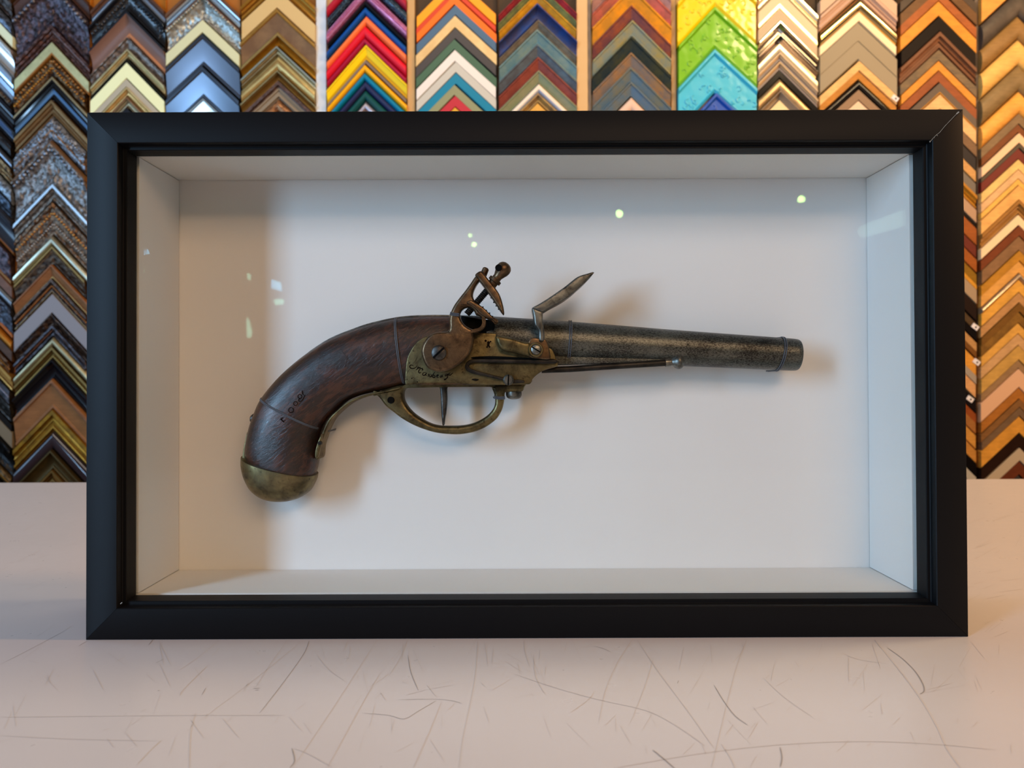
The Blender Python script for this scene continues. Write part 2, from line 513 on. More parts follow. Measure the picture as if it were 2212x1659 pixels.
def barrel_mat():
    m, nt, b = new_mat('mottled_barrel_steel')
    v = coords(nt, (0.55, 1, 1)); n = tex(nt, v, 1500, 4, 0.75); n2 = tex(nt, v, 60, 6, 0.6)
    mx = nd(nt, 'ShaderNodeMath', operation='MULTIPLY_ADD'); mx.inputs[1].default_value = 0.55
    nt.links.new(n2.outputs[0], mx.inputs[0]); nt.links.new(n.outputs[0], mx.inputs[2])
    c = ramp(nt, mx.outputs[0], [(0.66, srgb('221e1c')), (0.90, srgb('6a6962'))])
    vv = tex(nt, coords(nt), 85, kind='vor')          # round pits
    pit = ramp(nt, vv.outputs['Distance'], [(0.06, (0.12, 0.11, 0.1, 1)), (0.11, (1, 1, 1, 1))])
    mm = nd(nt, 'ShaderNodeMix', data_type='RGBA', blend_type='MULTIPLY'); mm.inputs[0].default_value = 1
    nt.links.new(c, mm.inputs[6]); nt.links.new(pit, mm.inputs[7]); nt.links.new(mm.outputs[2], b.inputs['Base Color'])
    b.inputs['Metallic'].default_value = 0.75; b.inputs['Roughness'].default_value = 0.36
    bump(nt, b, mx.outputs[0], 0.25, 0.0004)
    return m


def walnut_mat():
    m, nt, b = new_mat('old_walnut')
    v = coords(nt, (1, 1, 1), (0, R_(38), 0))
    mp = nd(nt, 'ShaderNodeMapping'); mp.inputs['Scale'].default_value = (0.22, 1, 1); nt.links.new(v, mp.inputs[0])
    n = tex(nt, mp.outputs[0], 650, 6, 0.65, dist=0.6); n2 = tex(nt, coords(nt), 45, 5, 0.6)
    mx = nd(nt, 'ShaderNodeMath', operation='MULTIPLY_ADD'); mx.inputs[1].default_value = 0.9
    nt.links.new(n2.outputs[0], mx.inputs[0]); nt.links.new(n.outputs[0], mx.inputs[2])
    nt.links.new(ramp(nt, mx.outputs[0], [(0.72, srgb('120a08')), (0.98, srgb('2f170f')), (1.25, srgb('452315'))]), b.inputs['Base Color'])
    b.inputs['Roughness'].default_value = 0.30
    b.inputs['Coat Weight'].default_value = 0.25; b.inputs['Coat Roughness'].default_value = 0.3
    bump(nt, b, mx.outputs[0], 0.45, 0.0009)
    return m


M_WALNUT = walnut_mat(); M_BARREL = barrel_mat()
YC = 0.0520                      # centre plane of the pistol
pl = empty('flintlock_pistol', P(1128, 760, YC))
tag(pl, 'antique flintlock pistol with curved walnut grip, brass lock and steel barrel inside the shadow box', 'pistol')

ST = [((537, 1000), (680, 1028), .0140), ((531, 975), (688, 1000), .0150), ((538, 931), (691, 962), .0156), ((550, 895), (699, 925), .0160), ((566, 861), (712, 902), .0158), ((599, 820), (731, 884), .0154),
      ((633, 788), (752, 866), .0150), ((669, 760), (776, 855), .0147), ((711, 733), (803, 848), .0145), ((759, 713), (833, 842), .0143), ((801, 699), (856, 836), .0142),
      ((856, 687), (880, 830), .0142), ((900, 683), (915, 827), .0142), ((960, 682), (965, 826), .0140), ((1045, 686), (1045, 824), .0135)]


def catmull_st(st, k=4):
    flat = [(a[0], a[1], b[0], b[1], t) for a, b, t in st]; out = []
    n = len(flat)
    for i in range(n - 1):
        p = [flat[max(0, min(n - 1, i + j))] for j in (-1, 0, 1, 2)]
        for q in range(k):
            t = q / k
            out.append([0.5 * ((2 * p[1][c]) + (-p[0][c] + p[2][c]) * t + (2 * p[0][c] - 5 * p[1][c] + 4 * p[2][c] - p[3][c]) * t * t
                               + (-p[0][c] + 3 * p[1][c] - 3 * p[2][c] + p[3][c]) * t ** 3) for c in range(5)])
    out.append(list(flat[-1]))
    return out


def sweep(bm, st, yc, n=36, ex=2.3, grow=0.0, tip=None, bow=0.0):
    rings = []
    for si, (u0, v0, u1, v1, b) in enumerate(st):
        A, B = P(u0, v0, yc), P(u1, v1, yc); c = (A + B) / 2; h = (A - B) / 2; L = h.length
        dn = Vector((h.z, 0, -h.x)).normalized(); dn = dn if dn.z < 0 else -dn
        bw = bow * max(0, (si - len(st) + 6) / 5)
        h = h * ((L + grow) / L); b = b + grow
        ring = []
        for k in range(n):
            th = 2 * math.pi * k / n; cc, ss = math.cos(th), math.sin(th)
            x = math.copysign(abs(cc) ** (2 / ex), cc); y = math.copysign(abs(ss) ** (2 / ex), ss)
            ring.append(bm.verts.new(c + h * x + Vector((0, -b * y, 0)) + dn * bw * max(0, y)))
        rings.append(ring)
    for A, B in zip(rings, rings[1:]):
        for k in range(n): bm.faces.new((A[k], A[(k + 1) % n], B[(k + 1) % n], B[k]))
    bm.faces.new(rings[-1])
    if tip is None: bm.faces.new(rings[0][::-1])
    else:
        t = bm.verts.new(tip)
        for k in range(n): bm.faces.new((rings[0][(k + 1) % n], rings[0][k], t))


STS = catmull_st(ST)
bm = bmesh.new(); sweep(bm, STS, YC)
mesh_obj('walnut_stock', bm, M_WALNUT, pl, sharp=50)


def grip_y(X, Z):
    """front surface of the walnut at world (X, Z)"""
    best = None
    for (u0, v0, u1, v1, b) in STS:
        A, B = P(u0, v0, YC), P(u1, v1, YC)
        ax, az = B.x - A.x, B.z - A.z; L2 = ax * ax + az * az
        s = ((X - A.x) * ax + (Z - A.z) * az) / L2
        d = abs((X - A.x) * az - (Z - A.z) * ax) / math.sqrt(L2)
        if best is None or d < best[0]: best = (d, s, b)
    x = min(1, abs(best[1] * 2 - 1))
    return YC - best[2] * (1 - x ** 2.3) ** (1 / 2.3)


def on_grip(u, v, lift=0.0002):
    y = YC - 0.012
    for _ in range(6):
        q = P(u, v, y); y = grip_y(q.x, q.z) - lift
    return P(u, v, y)


# brass butt cap
CAP = [((590, 1082.5), (608, 1083), .0022), ((577, 1079.5), (622, 1082), .0052), ((561, 1072.5), (642, 1077), .0086), ((547, 1061), (659, 1068), .0115), ((537, 1047), (672, 1056), .0135), ((528, 1026), (680, 1041), .0149),
       ((524, 1002), (684, 1031), .0156), ((525, 984), (685, 1023), .0157)]
bm = bmesh.new()
flat = catmull_st(CAP, 3)
sweep(bm, flat, YC, n=48, grow=0.0003, tip=P(597.5, 1083, YC), bow=0.0026)
# the edge towards the wood waves in a shallow curve
mesh_obj('butt_cap', bm, M_BRASS, pl, sharp=40)
plate('butt_cap_tang', [(523, 1000), (524, 978), (528, 955), (532, 938), (535, 934), (535, 950), (533, 968), (533, 990), (536, 1000)], YC - 0.004, 0.008, M_BRASS, pl, 0.0006)
# small screw head on the back of the grip
bm = bmesh.new(); lathe(bm, P(549, 904, YC), P(541, 901, YC), [(0, .0030), (.6, .0028), (1, .0012)], 16)
mesh_obj('grip_screw', bm, M_STEEL, pl)
# brass strap along the inside of the grip
inner = [(681, 989), (686, 970), (693, 947), (700, 925), (712, 903), (728, 887), (750, 869), (775, 857), (803, 849), (835, 843), (862, 836)]
outer_ = [(864, 840), (835, 847), (803, 853), (776, 861), (752, 873), (731, 890), (716, 906), (705, 927), (697, 949), (692, 965), (690, 985), (686, 993)]
plate('grip_strap', inner + outer_, YC - 0.0075, 0.015, M_BRASS, pl, 0.0006)
plate('grip_strap_end', [(680, 985), (681, 972), (686, 955), (691, 944), (695, 938), (693, 955), (690, 972), (686, 987), (682, 990)], 0.0405, 0.004, M_BRASS, pl, 0.0006)
bm = bmesh.new(); q = P(691, 957, 0.0402); lathe(bm, q + Vector((0, .001, 0)), q + Vector((0, -.0008, 0)), [(0, .0014), (1, .0012)], 12)
mesh_obj('strap_screw', bm, M_IRON, pl)

# steel tang along the top of the stock
top_o = [(669, 758), (711, 731), (759, 711), (801, 697), (856, 685), (900, 681), (960, 680), (1045, 683)]
plate('barrel_tang', top_o + [(u, v + 4) for u, v in top_o[::-1]], YC - 0.0045, 0.009, M_STEELB, pl, 0.0004)

# barrel
yb = YC
def AX(u):   # centre line of the barrel
    return 728.5 + (u - 1060) * 0.0578
BR = [(1052, 45), (1062, 46), (1150, 45.5), (1230, 44.5), (1330, 42.3), (1440, 39.6), (1560, 37.6), (1660, 36.2), (1700, 35.6), (1712, 35.2), (1720, 34.6), (1723, 33.2)]
kpx = px(yb)
bm = bmesh.new()
tot = BR[-1][0] - BR[0][0]
A, B = P(BR[0][0], AX(BR[0][0]), yb), P(BR[-1][0], AX(BR[-1][0]), yb)
lathe(bm, A, B, [((u - BR[0][0]) / tot, r * kpx * 0.985) for u, r in BR] + [(1.0, 24 * kpx), (0.93, 23 * kpx), (0.93, 0)], 64)
mesh_obj('barrel', bm, M_BARREL, pl, sharp=40)
# flat rib under the barrel, where the rod runs
plate('barrel_rib', [(1196, 768), (1300, 768), (1440, 770), (1455, 778), (1440, 783), (1300, 786), (1196, 789)], YC - 0.0085, 0.010, M_BARREL, pl, 0.0008, sm=False)

# ramrod
y_r = YC - 0.0080
bm = bmesh.new(); tube(bm, [P(1170, 799.5, y_r), P(1230, 797.5, y_r), P(1340, 790, y_r), P(1440, 783.5, y_r)], [6.6 * kpx, 6.6 * kpx, 6.9 * kpx, 7.2 * kpx], 20)
rr = mesh_obj('ramrod', bm, M_IRON, pl)
bm = bmesh.new()
lathe(bm, P(1437, 783.6, y_r), P(1476, 781, y_r), [(0, 8.8 * kpx), (.28, 8.8 * kpx), (.36, 7.6 * kpx), (.44, 9.5 * kpx), (.52, 12.5 * kpx), (.64, 15 * kpx), (.74, 15.8 * kpx), (.86, 14.6 * kpx), (.96, 11 * kpx), (1, 6 * kpx)], 32)
mesh_obj('ramrod_tip', bm, M_STEELB, pl)


def c2(*p): return [(840 + x / 3.95, 540 + y / 3.95) for x, y in p]
def c3(*p): return [(1140 + x / 3.568, 560 + y / 3.568) for x, y in p]


# body behind the lock (brass housing) and the lock plate
plate('lock_housing', c2((150, 1120), (170, 900), (300, 760), (700, 700), (905, 716), (1150, 800), (1370, 850), (1425, 930), (1440, 990), (1300, 1035), (1230, 1090), (1190, 1140), (900, 1150), (500, 1150), (300, 1150)),
      0.0392, 0.026, M_BRASS2, pl, 0.001)
LOCK = c2((137, 1130), (140, 1060), (147, 970), (160, 910), (190, 850), (230, 795), (270, 762), (330, 735), (520, 715), (700, 708), (770, 706), (905, 712), (925, 735), (1000, 800), (1180, 820), (1330, 830),
          (1385, 842), (1410, 880), (1432, 940), (1442, 990), (1380, 1006), (1310, 1034), (1260, 1068), (1225, 1105), (1205, 1142), (1150, 1147), (1000, 1150), (860, 1152), (700, 1146), (520, 1136), (300, 1138), (160, 1152))
YL = 0.0345
plate('lock_plate', LOCK, YL, 0.0045, M_BRASS, pl, 0.0007)

# cock (hammer) with its jaws
COCK = c2((275, 875), (280, 830), (298, 785), (335, 735), (385, 706), (435, 698), (482, 697), (508, 682), (515, 655), (513, 600), (522, 545), (540, 500), (565, 455), (610, 395), (650, 345), (690, 290), (745, 215), (775, 235),
          (778, 252), (745, 300), (722, 350), (716, 390), (728, 425), (745, 455), (800, 490), (860, 545), (925, 612), (918, 618), (865, 592), (822, 580), (824, 620), (808, 662), (775, 690), (735, 700), (716, 712), (722, 760),
          (716, 810), (695, 868), (655, 920), (610, 965), (560, 1000), (500, 1028), (440, 1040), (385, 1032), (330, 1005), (295, 950))
HOLE = c2((605, 560), (615, 520), (640, 497), (670, 489), (705, 498), (728, 525), (742, 552), (765, 558), (790, 580), (800, 612), (788, 645), (755, 668), (715, 675), (670, 655), (630, 620))
YK2 = 0.0245
plate('cock', COCK, YK2, 0.0078, M_BRASS2, pl, 0.0019, holes=[HOLE], res=4)
plate('lower_jaw', c2((662, 452), (695, 425), (742, 450), (800, 486), (860, 543), (925, 611), (920, 616), (870, 592), (822, 572), (778, 545), (738, 505), (702, 476)), 0.0235, 0.012, M_BRASS2, pl, 0.001)
bm = bmesh.new()
for (x, y, r) in ((845, 372, 6), (872, 408, 7), (897, 445, 9), (917, 476, 8), (937, 504, 8), (768, 467, 6), (802, 488, 8), (832, 516, 7), (858, 541, 9), (885, 567, 7)):
    (u, v), = c2((x, y)); bmesh.ops.create_icosphere(bm, subdivisions=1, radius=r / 3.95 * kpx, matrix=Matrix.Translation(P(u, v, 0.027)))
mesh_obj('jaw_teeth', bm, M_IRON, pl)
plate('upper_jaw', c2((735, 212), (772, 180), (800, 188), (850, 250), (905, 318), (945, 380), (968, 445), (984, 525), (976, 545), (960, 530), (938, 500), (900, 440), (850, 370), (800, 300), (762, 250)), 0.0235, 0.012, M_BRASS2, pl, 0.0014, res=4)
bm = bmesh.new(); a = P(*c2((805, 215))[0], YK2 + .004); b = P(*c2((832, 152))[0], YK2 + .004)
lathe(bm, a, b, [(0, .0022), (.85, .0020), (1, .0013)], 16); mesh_obj('jaw_post', bm, M_BRASS2, pl)
ys = YK2 + 0.0035
a = P(*c2((665, 548))[0], ys); b = P(*c2((880, 296))[0], ys)
bm = bmesh.new(); pr = []
nt_ = 21
for i in range(nt_ * 3 + 1):
    pr.append((i / (nt_ * 3), kpx * (7.6 if i % 3 == 1 else 6.3)))
lathe(bm, a, b, pr, 20); mesh_obj('jaw_screw_thread', bm, M_IRON, pl)
a = P(*c2((868, 310))[0], ys); b = P(*c2((1012, 118))[0], ys)
bm = bmesh.new(); k = kpx
lathe(bm, a, b, [(0, 10 * k), (.18, 10 * k), (.20, 13.6 * k), (.31, 13.6 * k), (.33, 9.5 * k), (.42, 9.2 * k), (.52, 11.5 * k), (.64, 14.5 * k), (.76, 15.8 * k), (.87, 14.6 * k), (.95, 11 * k), (1.0, 6 * k)], 28)
js = mesh_obj('jaw_screw_head', bm, M_BRASS2, pl)
# the hole drilled through the screw head, a rim round a dark bore
hc = P(*c2((938, 152))[0], ys - 15 * k)
bm = bmesh.new(); lathe(bm, hc + Vector((0.0008, 0.006, 0)), hc + Vector((-.0002, -0.0006, 0)), [(0, 6.6 * k), (1, 6.9 * k)], 20)
me_h = mesh_obj('screw_bore', bm, M('matte:060505'), js)


def screw(name, zx, zy, rad_z, y, ang, mat=None, h=0.0016, parent=None, dome=0.6):
    """slotted round head facing the viewer"""
    (u, v), = c2((zx, zy)); q = P(u, v, y); r = rad_z / 3.95 * px(y)
    bm = bmesh.new()
    lathe(bm, q + Vector((0, h, 0)), q + Vector((0, -h * dome, 0)), [(0, r), (.55, r), (.8, r * .94), (1, r * .7), (1, 0)], 32)
    o = mesh_obj(name, bm, mat or M_STEELB, parent or pl)
    bm = bmesh.new(); c_, s_ = math.cos(ang), math.sin(ang); L, wd = r * 0.97, r * 0.13
    vs = []
    for (a_, b_) in ((-L, -wd), (L, -wd), (L, wd), (-L, wd)):
        vs.append((q.x + a_ * c_ - b_ * s_, q.z + a_ * s_ + b_ * c_))
    yy0, yy1 = q.y - h * dome - 0.00012, q.y + h * .5
    f0 = [bm.verts.new((x, yy0, z)) for x, z in vs]; f1 = [bm.verts.new((x, yy1, z)) for x, z in vs]
    bm.faces.new(f0); bm.faces.new(f1[::-1])
    for i in range(4): bm.faces.new((f0[i], f0[(i + 1) % 4], f1[(i + 1) % 4], f1[i]))
    mesh_obj('screw_slot', bm, M('matte:070606'), o)
    return o


screw('cock_screw', 427, 877, 66, YK2 - 0.0006, R_(43), M_STEEL, 0.0022)
# pan, frizzen, their bridle and springs
plate('flash_pan', c2((915, 722), (960, 732), (1060, 752), (1150, 780), (1200, 790), (1215, 840), (1200, 905), (1150, 897), (1060, 875), (985, 858), (945, 835), (925, 800), (913, 760)), 0.0278, 0.011, M_BRASS, pl, 0.0022, res=4)
plate('frizzen_foot', c2((1200, 760), (1290, 752), (1335, 762), (1360, 810), (1374, 870), (1375, 932), (1285, 928), (1180, 900)), 0.0300, 0.008, M_BRASS2, pl, 0.0010)
(u_, v_), = c2((1254, 852)); q = P(u_, v_, 0.0262); r_ = 65 / 3.95 * px(0.0262)
bm = bmesh.new(); lathe(bm, q + Vector((0, .006, 0)), q + Vector((0, -.0004, 0)), [(0, r_), (.85, r_), (1, r_ * .9), (1, r_ * .74), (.86, r_ * .72), (.86, 0)], 36)
mesh_obj('frizzen_pivot', bm, M_BRASS, pl)
screw('frizzen_screw', 1256, 850, 44, 0.0262, R_(-32), M_STEELB, 0.0014)
plate('frizzen_stem', c2((1222, 492), (1262, 505), (1310, 528), (1316, 600), (1326, 690), (1326, 768), (1284, 770), (1280, 700), (1262, 660), (1245, 640), (1234, 560)), 0.0272, 0.016, M_STEELB, pl, 0.0012)
plate('frizzen', c3((35, 374), (85, 345), (140, 311), (190, 278), (240, 243), (285, 212), (325, 180), (386, 134), (450, 112), (513, 98), (478, 142), (432, 190), (395, 222), (350, 262), (300, 300), (250, 331), (205, 355), (165, 376), (112, 405), (70, 392)), 0.0262, 0.020, M_STEELB, pl, 0.0012)
plate('frizzen_spring', c2((1422, 936), (1300, 936), (1100, 932), (900, 930), (740, 929), (690, 938), (660, 962), (650, 990), (658, 1020), (690, 1046), (740, 1062), (850, 1085), (960, 1112), (985, 1106), (985, 1092), (900, 1070), (800, 1044), (720, 1020),
                           (690, 1002), (684, 988), (692, 972), (715, 964), (760, 961), (1000, 966), (1200, 969), (1415, 968)), 0.0318, 0.0045, M_IRON, pl, 0.0006)
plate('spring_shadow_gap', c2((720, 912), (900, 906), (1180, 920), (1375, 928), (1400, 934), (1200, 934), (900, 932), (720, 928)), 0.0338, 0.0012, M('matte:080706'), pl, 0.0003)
screw('spring_screw', 1020, 1108, 46, 0.0318, R_(88), M_STEELB, 0.0020)
plate('spring_tail', c2((1050, 1105), (1110, 1106), (1150, 1112), (1156, 1130), (1120, 1136), (1050, 1138)), 0.0325, 0.003, M_IRON, pl, 0.0005)
plate('sear_stud', c2((705, 1104), (735, 1098), (768, 1106), (740, 1118)), 0.0340, 0.001, M('matte:120e0a'), pl, 0.0003)
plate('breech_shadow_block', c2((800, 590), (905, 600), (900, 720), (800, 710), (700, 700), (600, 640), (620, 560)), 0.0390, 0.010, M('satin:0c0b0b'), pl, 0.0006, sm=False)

# trigger guard with its tang, and the trigger
INN = [(x, y) for x, y in c2((116, 1230), (122, 1200), (140, 1182), (190, 1168), (300, 1156), (480, 1152), (700, 1154), (860, 1162), (882, 1190), (897, 1225), (905, 1270), (905, 1310), (890, 1355), (845, 1410), (775, 1457), (700, 1487), (620, 1502),
                                (530, 1506), (430, 1504), (350, 1484), (270, 1442), (200, 1392), (150, 1335), (122, 1280))]
OUTG = [(803, 850), (812, 853), (821, 862), (829, 873), (838, 882), (850, 891), (864, 902), (882, 913), (903, 923)] + c2((330, 1542), (400, 1560), (480, 1571), (600, 1575), (720, 1556), (790, 1530), (850, 1497), (905, 1455), (935, 1420), (965, 1365),
        (978, 1315), (985, 1270), (990, 1220), (1010, 1214), (1100, 1214), (1142, 1204), (1158, 1170), (1168, 1145), (1100, 1138), (860, 1140), (500, 1142), (300, 1146), (160, 1150), (90, 1155), (40, 1165)) + [(835, 840), (818, 846)]
plate('trigger_guard', OUTG, 0.0460, 0.012, M_BRASS, pl, 0.0021, holes=[INN], res=4)
bm = bmesh.new(); q = P(844.5, 864.3, 0.0458); lathe(bm, q + Vector((0, .002, 0)), q + Vector((0, -.0004, 0)), [(0, .0023), (.9, .0023), (1, .002)], 20)
mesh_obj('guard_screw', bm, M('gloss:0b0a0a'), pl)
plate('trigger', c2((398, 1148), (502, 1148), (494, 1185), (496, 1280), (488, 1380), (478, 1440), (470, 1493), (456, 1494), (450, 1440), (444, 1360), (442, 1280), (436, 1195), (425, 1165)), 0.0488, 0.0065, M_STEEL, pl, 0.0013)
(u_, v_), = c2((1066, 1210)); (u2, v2), = c2((1066, 1274))
bm = bmesh.new(); k = px(0.05)
lathe(bm, P(u_, v_, 0.052), P(u2, v2, 0.052), [(0, 17.2 * k), (.45, 17.2 * k), (.75, 15.2 * k), (.93, 11 * k), (1, 6 * k)], 28)
mesh_obj('guard_bolt', bm, M_STEELB, pl)

# engraving on the lock plate: the maker's town in script
def e1(*p): return [(870 + x / 17.015, 770 + y / 17.015) for x, y in p]
LET = [e1((395, 345), (340, 318), (270, 330), (262, 390), (310, 440), (400, 440), (480, 400), (540, 335)), e1((575, 370), (545, 440), (478, 505)), e1((490, 495), (570, 430), (660, 395)),
       e1((530, 400), (640, 440), (715, 440), (735, 425)), e1((665, 440), (600, 500), (583, 560), (610, 608), (655, 592), (668, 560)), e1((690, 450), (740, 485), (690, 515)),
       e1((855, 600), (790, 588), (735, 630), (745, 690), (800, 690), (850, 640), (875, 600), (845, 670), (880, 715)), e1((935, 640), (945, 680), (925, 750)), e1((940, 660), (960, 640)),
       e1((1010, 640), (985, 700), (1000, 755), (1050, 720), (1070, 660), (1060, 740), (1085, 760)), e1((1185, 560), (1140, 620), (1110, 700), (1115, 770), (1160, 775), (1185, 730), (1165, 690), (1125, 700)),
       e1((1248, 735), (1310, 700), (1290, 672), (1250, 710), (1265, 770), (1325, 765)), e1((1385, 690), (1380, 765), (1430, 740), (1445, 680), (1440, 740), (1490, 752)),
       e1((1640, 645), (1585, 650), (1560, 700), (1600, 710), (1650, 650), (1650, 740), (1600, 820), (1540, 862), (1525, 840), (1580, 815), (1665, 780)),
       e1((1760, 600), (1700, 625), (1695, 670), (1740, 690), (1800, 640), (1855, 600)), e1((260, 450), (190, 560), (122, 700)), e1((545, 20), (470, 150), (370, 300))]
bm = bmesh.new()
for i, s in enumerate(LET):
    pts = smooth(s, 4, False); n_ = len(pts)
    w0 = 0.00006 if i >= 15 else 0.00024
    tube(bm, [P(u, v, YL - 0.00002) for u, v in pts], [w0 * (0.55 + 0.75 * math.sin(math.pi * j / (n_ - 1))) for j in range(n_)], 5)
for (x, y, r) in ((850, 800), (800, 775)) and [(826, 775, 10), (850, 792, 13), (848, 812, 12), (838, 828, 8), (868, 782, 7), (858, 826, 8)]:
    (u, v), = c2((x, y)); q = P(u, v, YL); lathe(bm, q + Vector((0, .0003, 0)), q + Vector((0, -.00015, 0)), [(0, r / 3.95 * kpx), (1, r / 3.95 * kpx)], 8)
for (x, y, r) in ((535, 935, 22), (95, 865, 14), (160, 845, 16), (335, 805, 24), (385, 770, 16), (525, 755, 12)):
    (u, v), = e1((x, y)); q = P(u, v, YL); lathe(bm, q + Vector((0, .0003, 0)), q + Vector((0, -.0001, 0)), [(0, r / 17 * kpx), (1, r / 17 * kpx)], 8)
o = mesh_obj('engraving', bm, M('matte:150d08'), pl); tag(o, 'engraved script reading Maubeuge with small stamps')

# stamps pressed into the walnut
bm = bmesh.new()
def g1(x, y): return (580 + x / 16.59, 840 + y / 16.59)
for (x, y, r, a0_, a1_) in ((805, 760, 90, 0, 360), (965, 525, 72, 0, 360), (1120, 270, 70, 0, 360), (1130, 400, 55, 0, 300), (540, 1080, 70, 30, 250)):
    pts = [on_grip(*g1(x + r * math.cos(R_(t)), y + r * math.sin(R_(t)))) for t in range(a0_, a1_, 20)]
    tube(bm, pts, 0.00018, 5, closed=(a1_ - a0_ == 360))
tube(bm, [on_grip(*g1(1200, 60)), on_grip(*g1(1230, 200)), on_grip(*g1(1300, 230)), on_grip(*g1(1210, 420))], 0.0002, 5)
tube(bm, [on_grip(*g1(430, 1080)), on_grip(*g1(560, 1200))], 0.0003, 5)
mesh_obj('stock_stamp', bm, M('satin:0e0806'), pl)
# dents with bruised edges
bm = bmesh.new()
def g0(x, y): return (500 + x / 3.318, 600 + y / 3.318)
for ln in (((790, 525), (815, 560), (822, 600), (812, 635)), ((800, 540), (830, 575), (815, 610)), ((615, 572), (635, 575)), ((620, 645), (642, 655)), ((1312, 420), (1326, 440))):
    tube(bm, [on_grip(*g0(*p), 0.00005) for p in ln], 0.00022, 5)
mesh_obj('dent_mark', bm, M('gloss:4a4548'), pl)


# ------------------------------------------------------------------ wires that tie the pistol to the board
M_WIRE = M('satin:54555c')


def wire(label, pts_w, n=2, off=0.0011, rad=0.00036):
    bm = bmesh.new()
    d = None
    ts = [(pts_w[min(i + 1, len(pts_w) - 1)] - pts_w[max(i - 1, 0)]).normalized() for i in range(len(pts_w))]
    for s in range(n):
        o_ = (s - (n - 1) / 2) * off
        P2 = []
        for i, p in enumerate(pts_w):
            side = ts[i].cross(Vector((0, 1, 0)))
            if side.length < .2: side = d or Vector((1, 0, 0))
            side.normalize()
            if d is not None and side.dot(d) < 0: side = -side
            d = side
            P2.append(p + side * o_)
        tube(bm, P2, rad, 6)
    q = pts_w[len(pts_w) // 2]
    o = mesh_obj('binding_wire', bm, M_WIRE, None, origin=q)
    return tag(o, label, 'wire', 'thin grey binding wires round the pistol')


def grip_wire(label, a, b, n=18, **kw):
    pts = []
    A, B = P(*a, YC), P(*b, YC)
    pts.append(Vector((A.x, YK, A.z)))
    for i in range(n + 1):
        t = 0.004 + 0.992 * (1 - math.cos(math.pi * i / n)) / 2
        X, Z = A.x + (B.x - A.x) * t, A.z + (B.z - A.z) * t
        bow = math.sin(math.pi * t) * 0.0006
        pts.append(Vector((X, grip_y(X, Z) - 0.00045, Z + bow * 0)))
    pts.append(Vector((B.x, YK, B.z)))
    return wire(label, pts, **kw)


grip_wire('grey wire binding wound round the lower walnut grip near the brass butt', (565, 860), (709, 932), off=0.0007)
grip_wire('doubled grey wire wound round the walnut stock beside the brass lock plate', (857, 687), (876, 836), off=0.0009)


def barrel_wire(label, u, rpx, tilt=0, n=2, off=0.0012):
    k = px(YC); c = P(u, AX(u), YC); pts = []
    axd = (B_ax - A_ax).normalized(); upd = Vector((-axd.z, 0, axd.x))
    pts.append(Vector((c.x, YK, c.z)) + upd * rpx * k * 1.02)
    for i in range(25):
        th = math.pi * (-0.06 + 1.12 * i / 24)
        pts.append(c + upd * math.cos(th) * rpx * k * 1.02 + Vector((0, -1, 0)) * math.sin(th) * rpx * k * 1.02 + axd * tilt * math.cos(th) * k)
    pts.append(Vector((c.x, YK, c.z)) - upd * rpx * k * 1.02)
    return wire(label, pts, n=n, off=off)


A_ax, B_ax = A_ax0, B_ax0 = P(1052, AX(1052), YC), P(1723, AX(1723), YC)
barrel_wire('doubled grey wire wound round the steel barrel just ahead of the frizzen', 1229, 44.8, 0)
barrel_wire('doubled grey wire wound round the muzzle end of the steel barrel', 1683, 36.2, 5)
def flat_wire(label, p, y):
    pts = [P(u, v, y) for u, v in p]
    pts = [Vector((pts[0].x, y + 0.006, pts[0].z))] + pts + [Vector((pts[-1].x, y + 0.006, pts[-1].z))]
    return wire(label, pts, n=3, off=0.0007, rad=0.0003)
flat_wire('short grey wire wrapped round the neck of the brass cock', c2((524, 542), (560, 550), (596, 553)), YK2 - 0.0005)
flat_wire('short grey wire wrapped round the front of the brass trigger guard', c2((898, 1256), (940, 1264), (988, 1262)), 0.0455)


# ------------------------------------------------------------------ the wall of frame corner samples
YF = YW - 0.021                  # the plane their front edges are read at
COLS = {
    # key: left x, right x, apex x, left slope, right slope, phrase, backing colour
    'A': (-160, 27, -62, 1.0, 1.06, 'at the far left edge', '9a5f22'),
    'B': (29, 192, 113, 1.03, 1.08, 'in the ornate gilt column', 'b06a1e'),
    'C': (195, 356, 274, 1.05, 1.02, 'in the black and cream column', 'b06a1e'),
    'D': (358, 518, 438, 0.93, 0.94, 'in the silver and slate column', 'a8672a'),
    'E': (520, 682, 600, 0.93, 0.93, 'in the old gold column', '8a5a24'),
    'F': (706, 879, 789, 1.15, 0.97, 'in the vivid colours column', 'c8a070'),
    'G': (898, 1073, 983, 1.02, 0.92, 'in the plain matt column', '4a3a2a'),
    'H': (1076, 1247, 1162, 1.0, 0.95, 'in the crackled paint column', '4a3a2a'),
    'I': (1279, 1451, 1364, 1.03, 1.0, 'in the faded wash column', 'c9a674'),
    'J': (1464, 1635, 1545, 1.08, 0.93, 'in the embossed scroll column', 'c9a674'),
    'K': (1638, 1767, 1684, 1.0, 1.0, 'in the champagne silver column', '4a3c2c'),
    'L': (1771, 1938, 1855, 0.9, 0.93, 'in the beige and grey column', '3a2e22'),
    'M': (1945, 2110, 2029, 0.92, 1.0, 'in the brown veneer column', '4a3420'),
    'N': (2119, 2285, 2201, 0.93, 1.0, 'at the far right edge', '5a4632'),
}
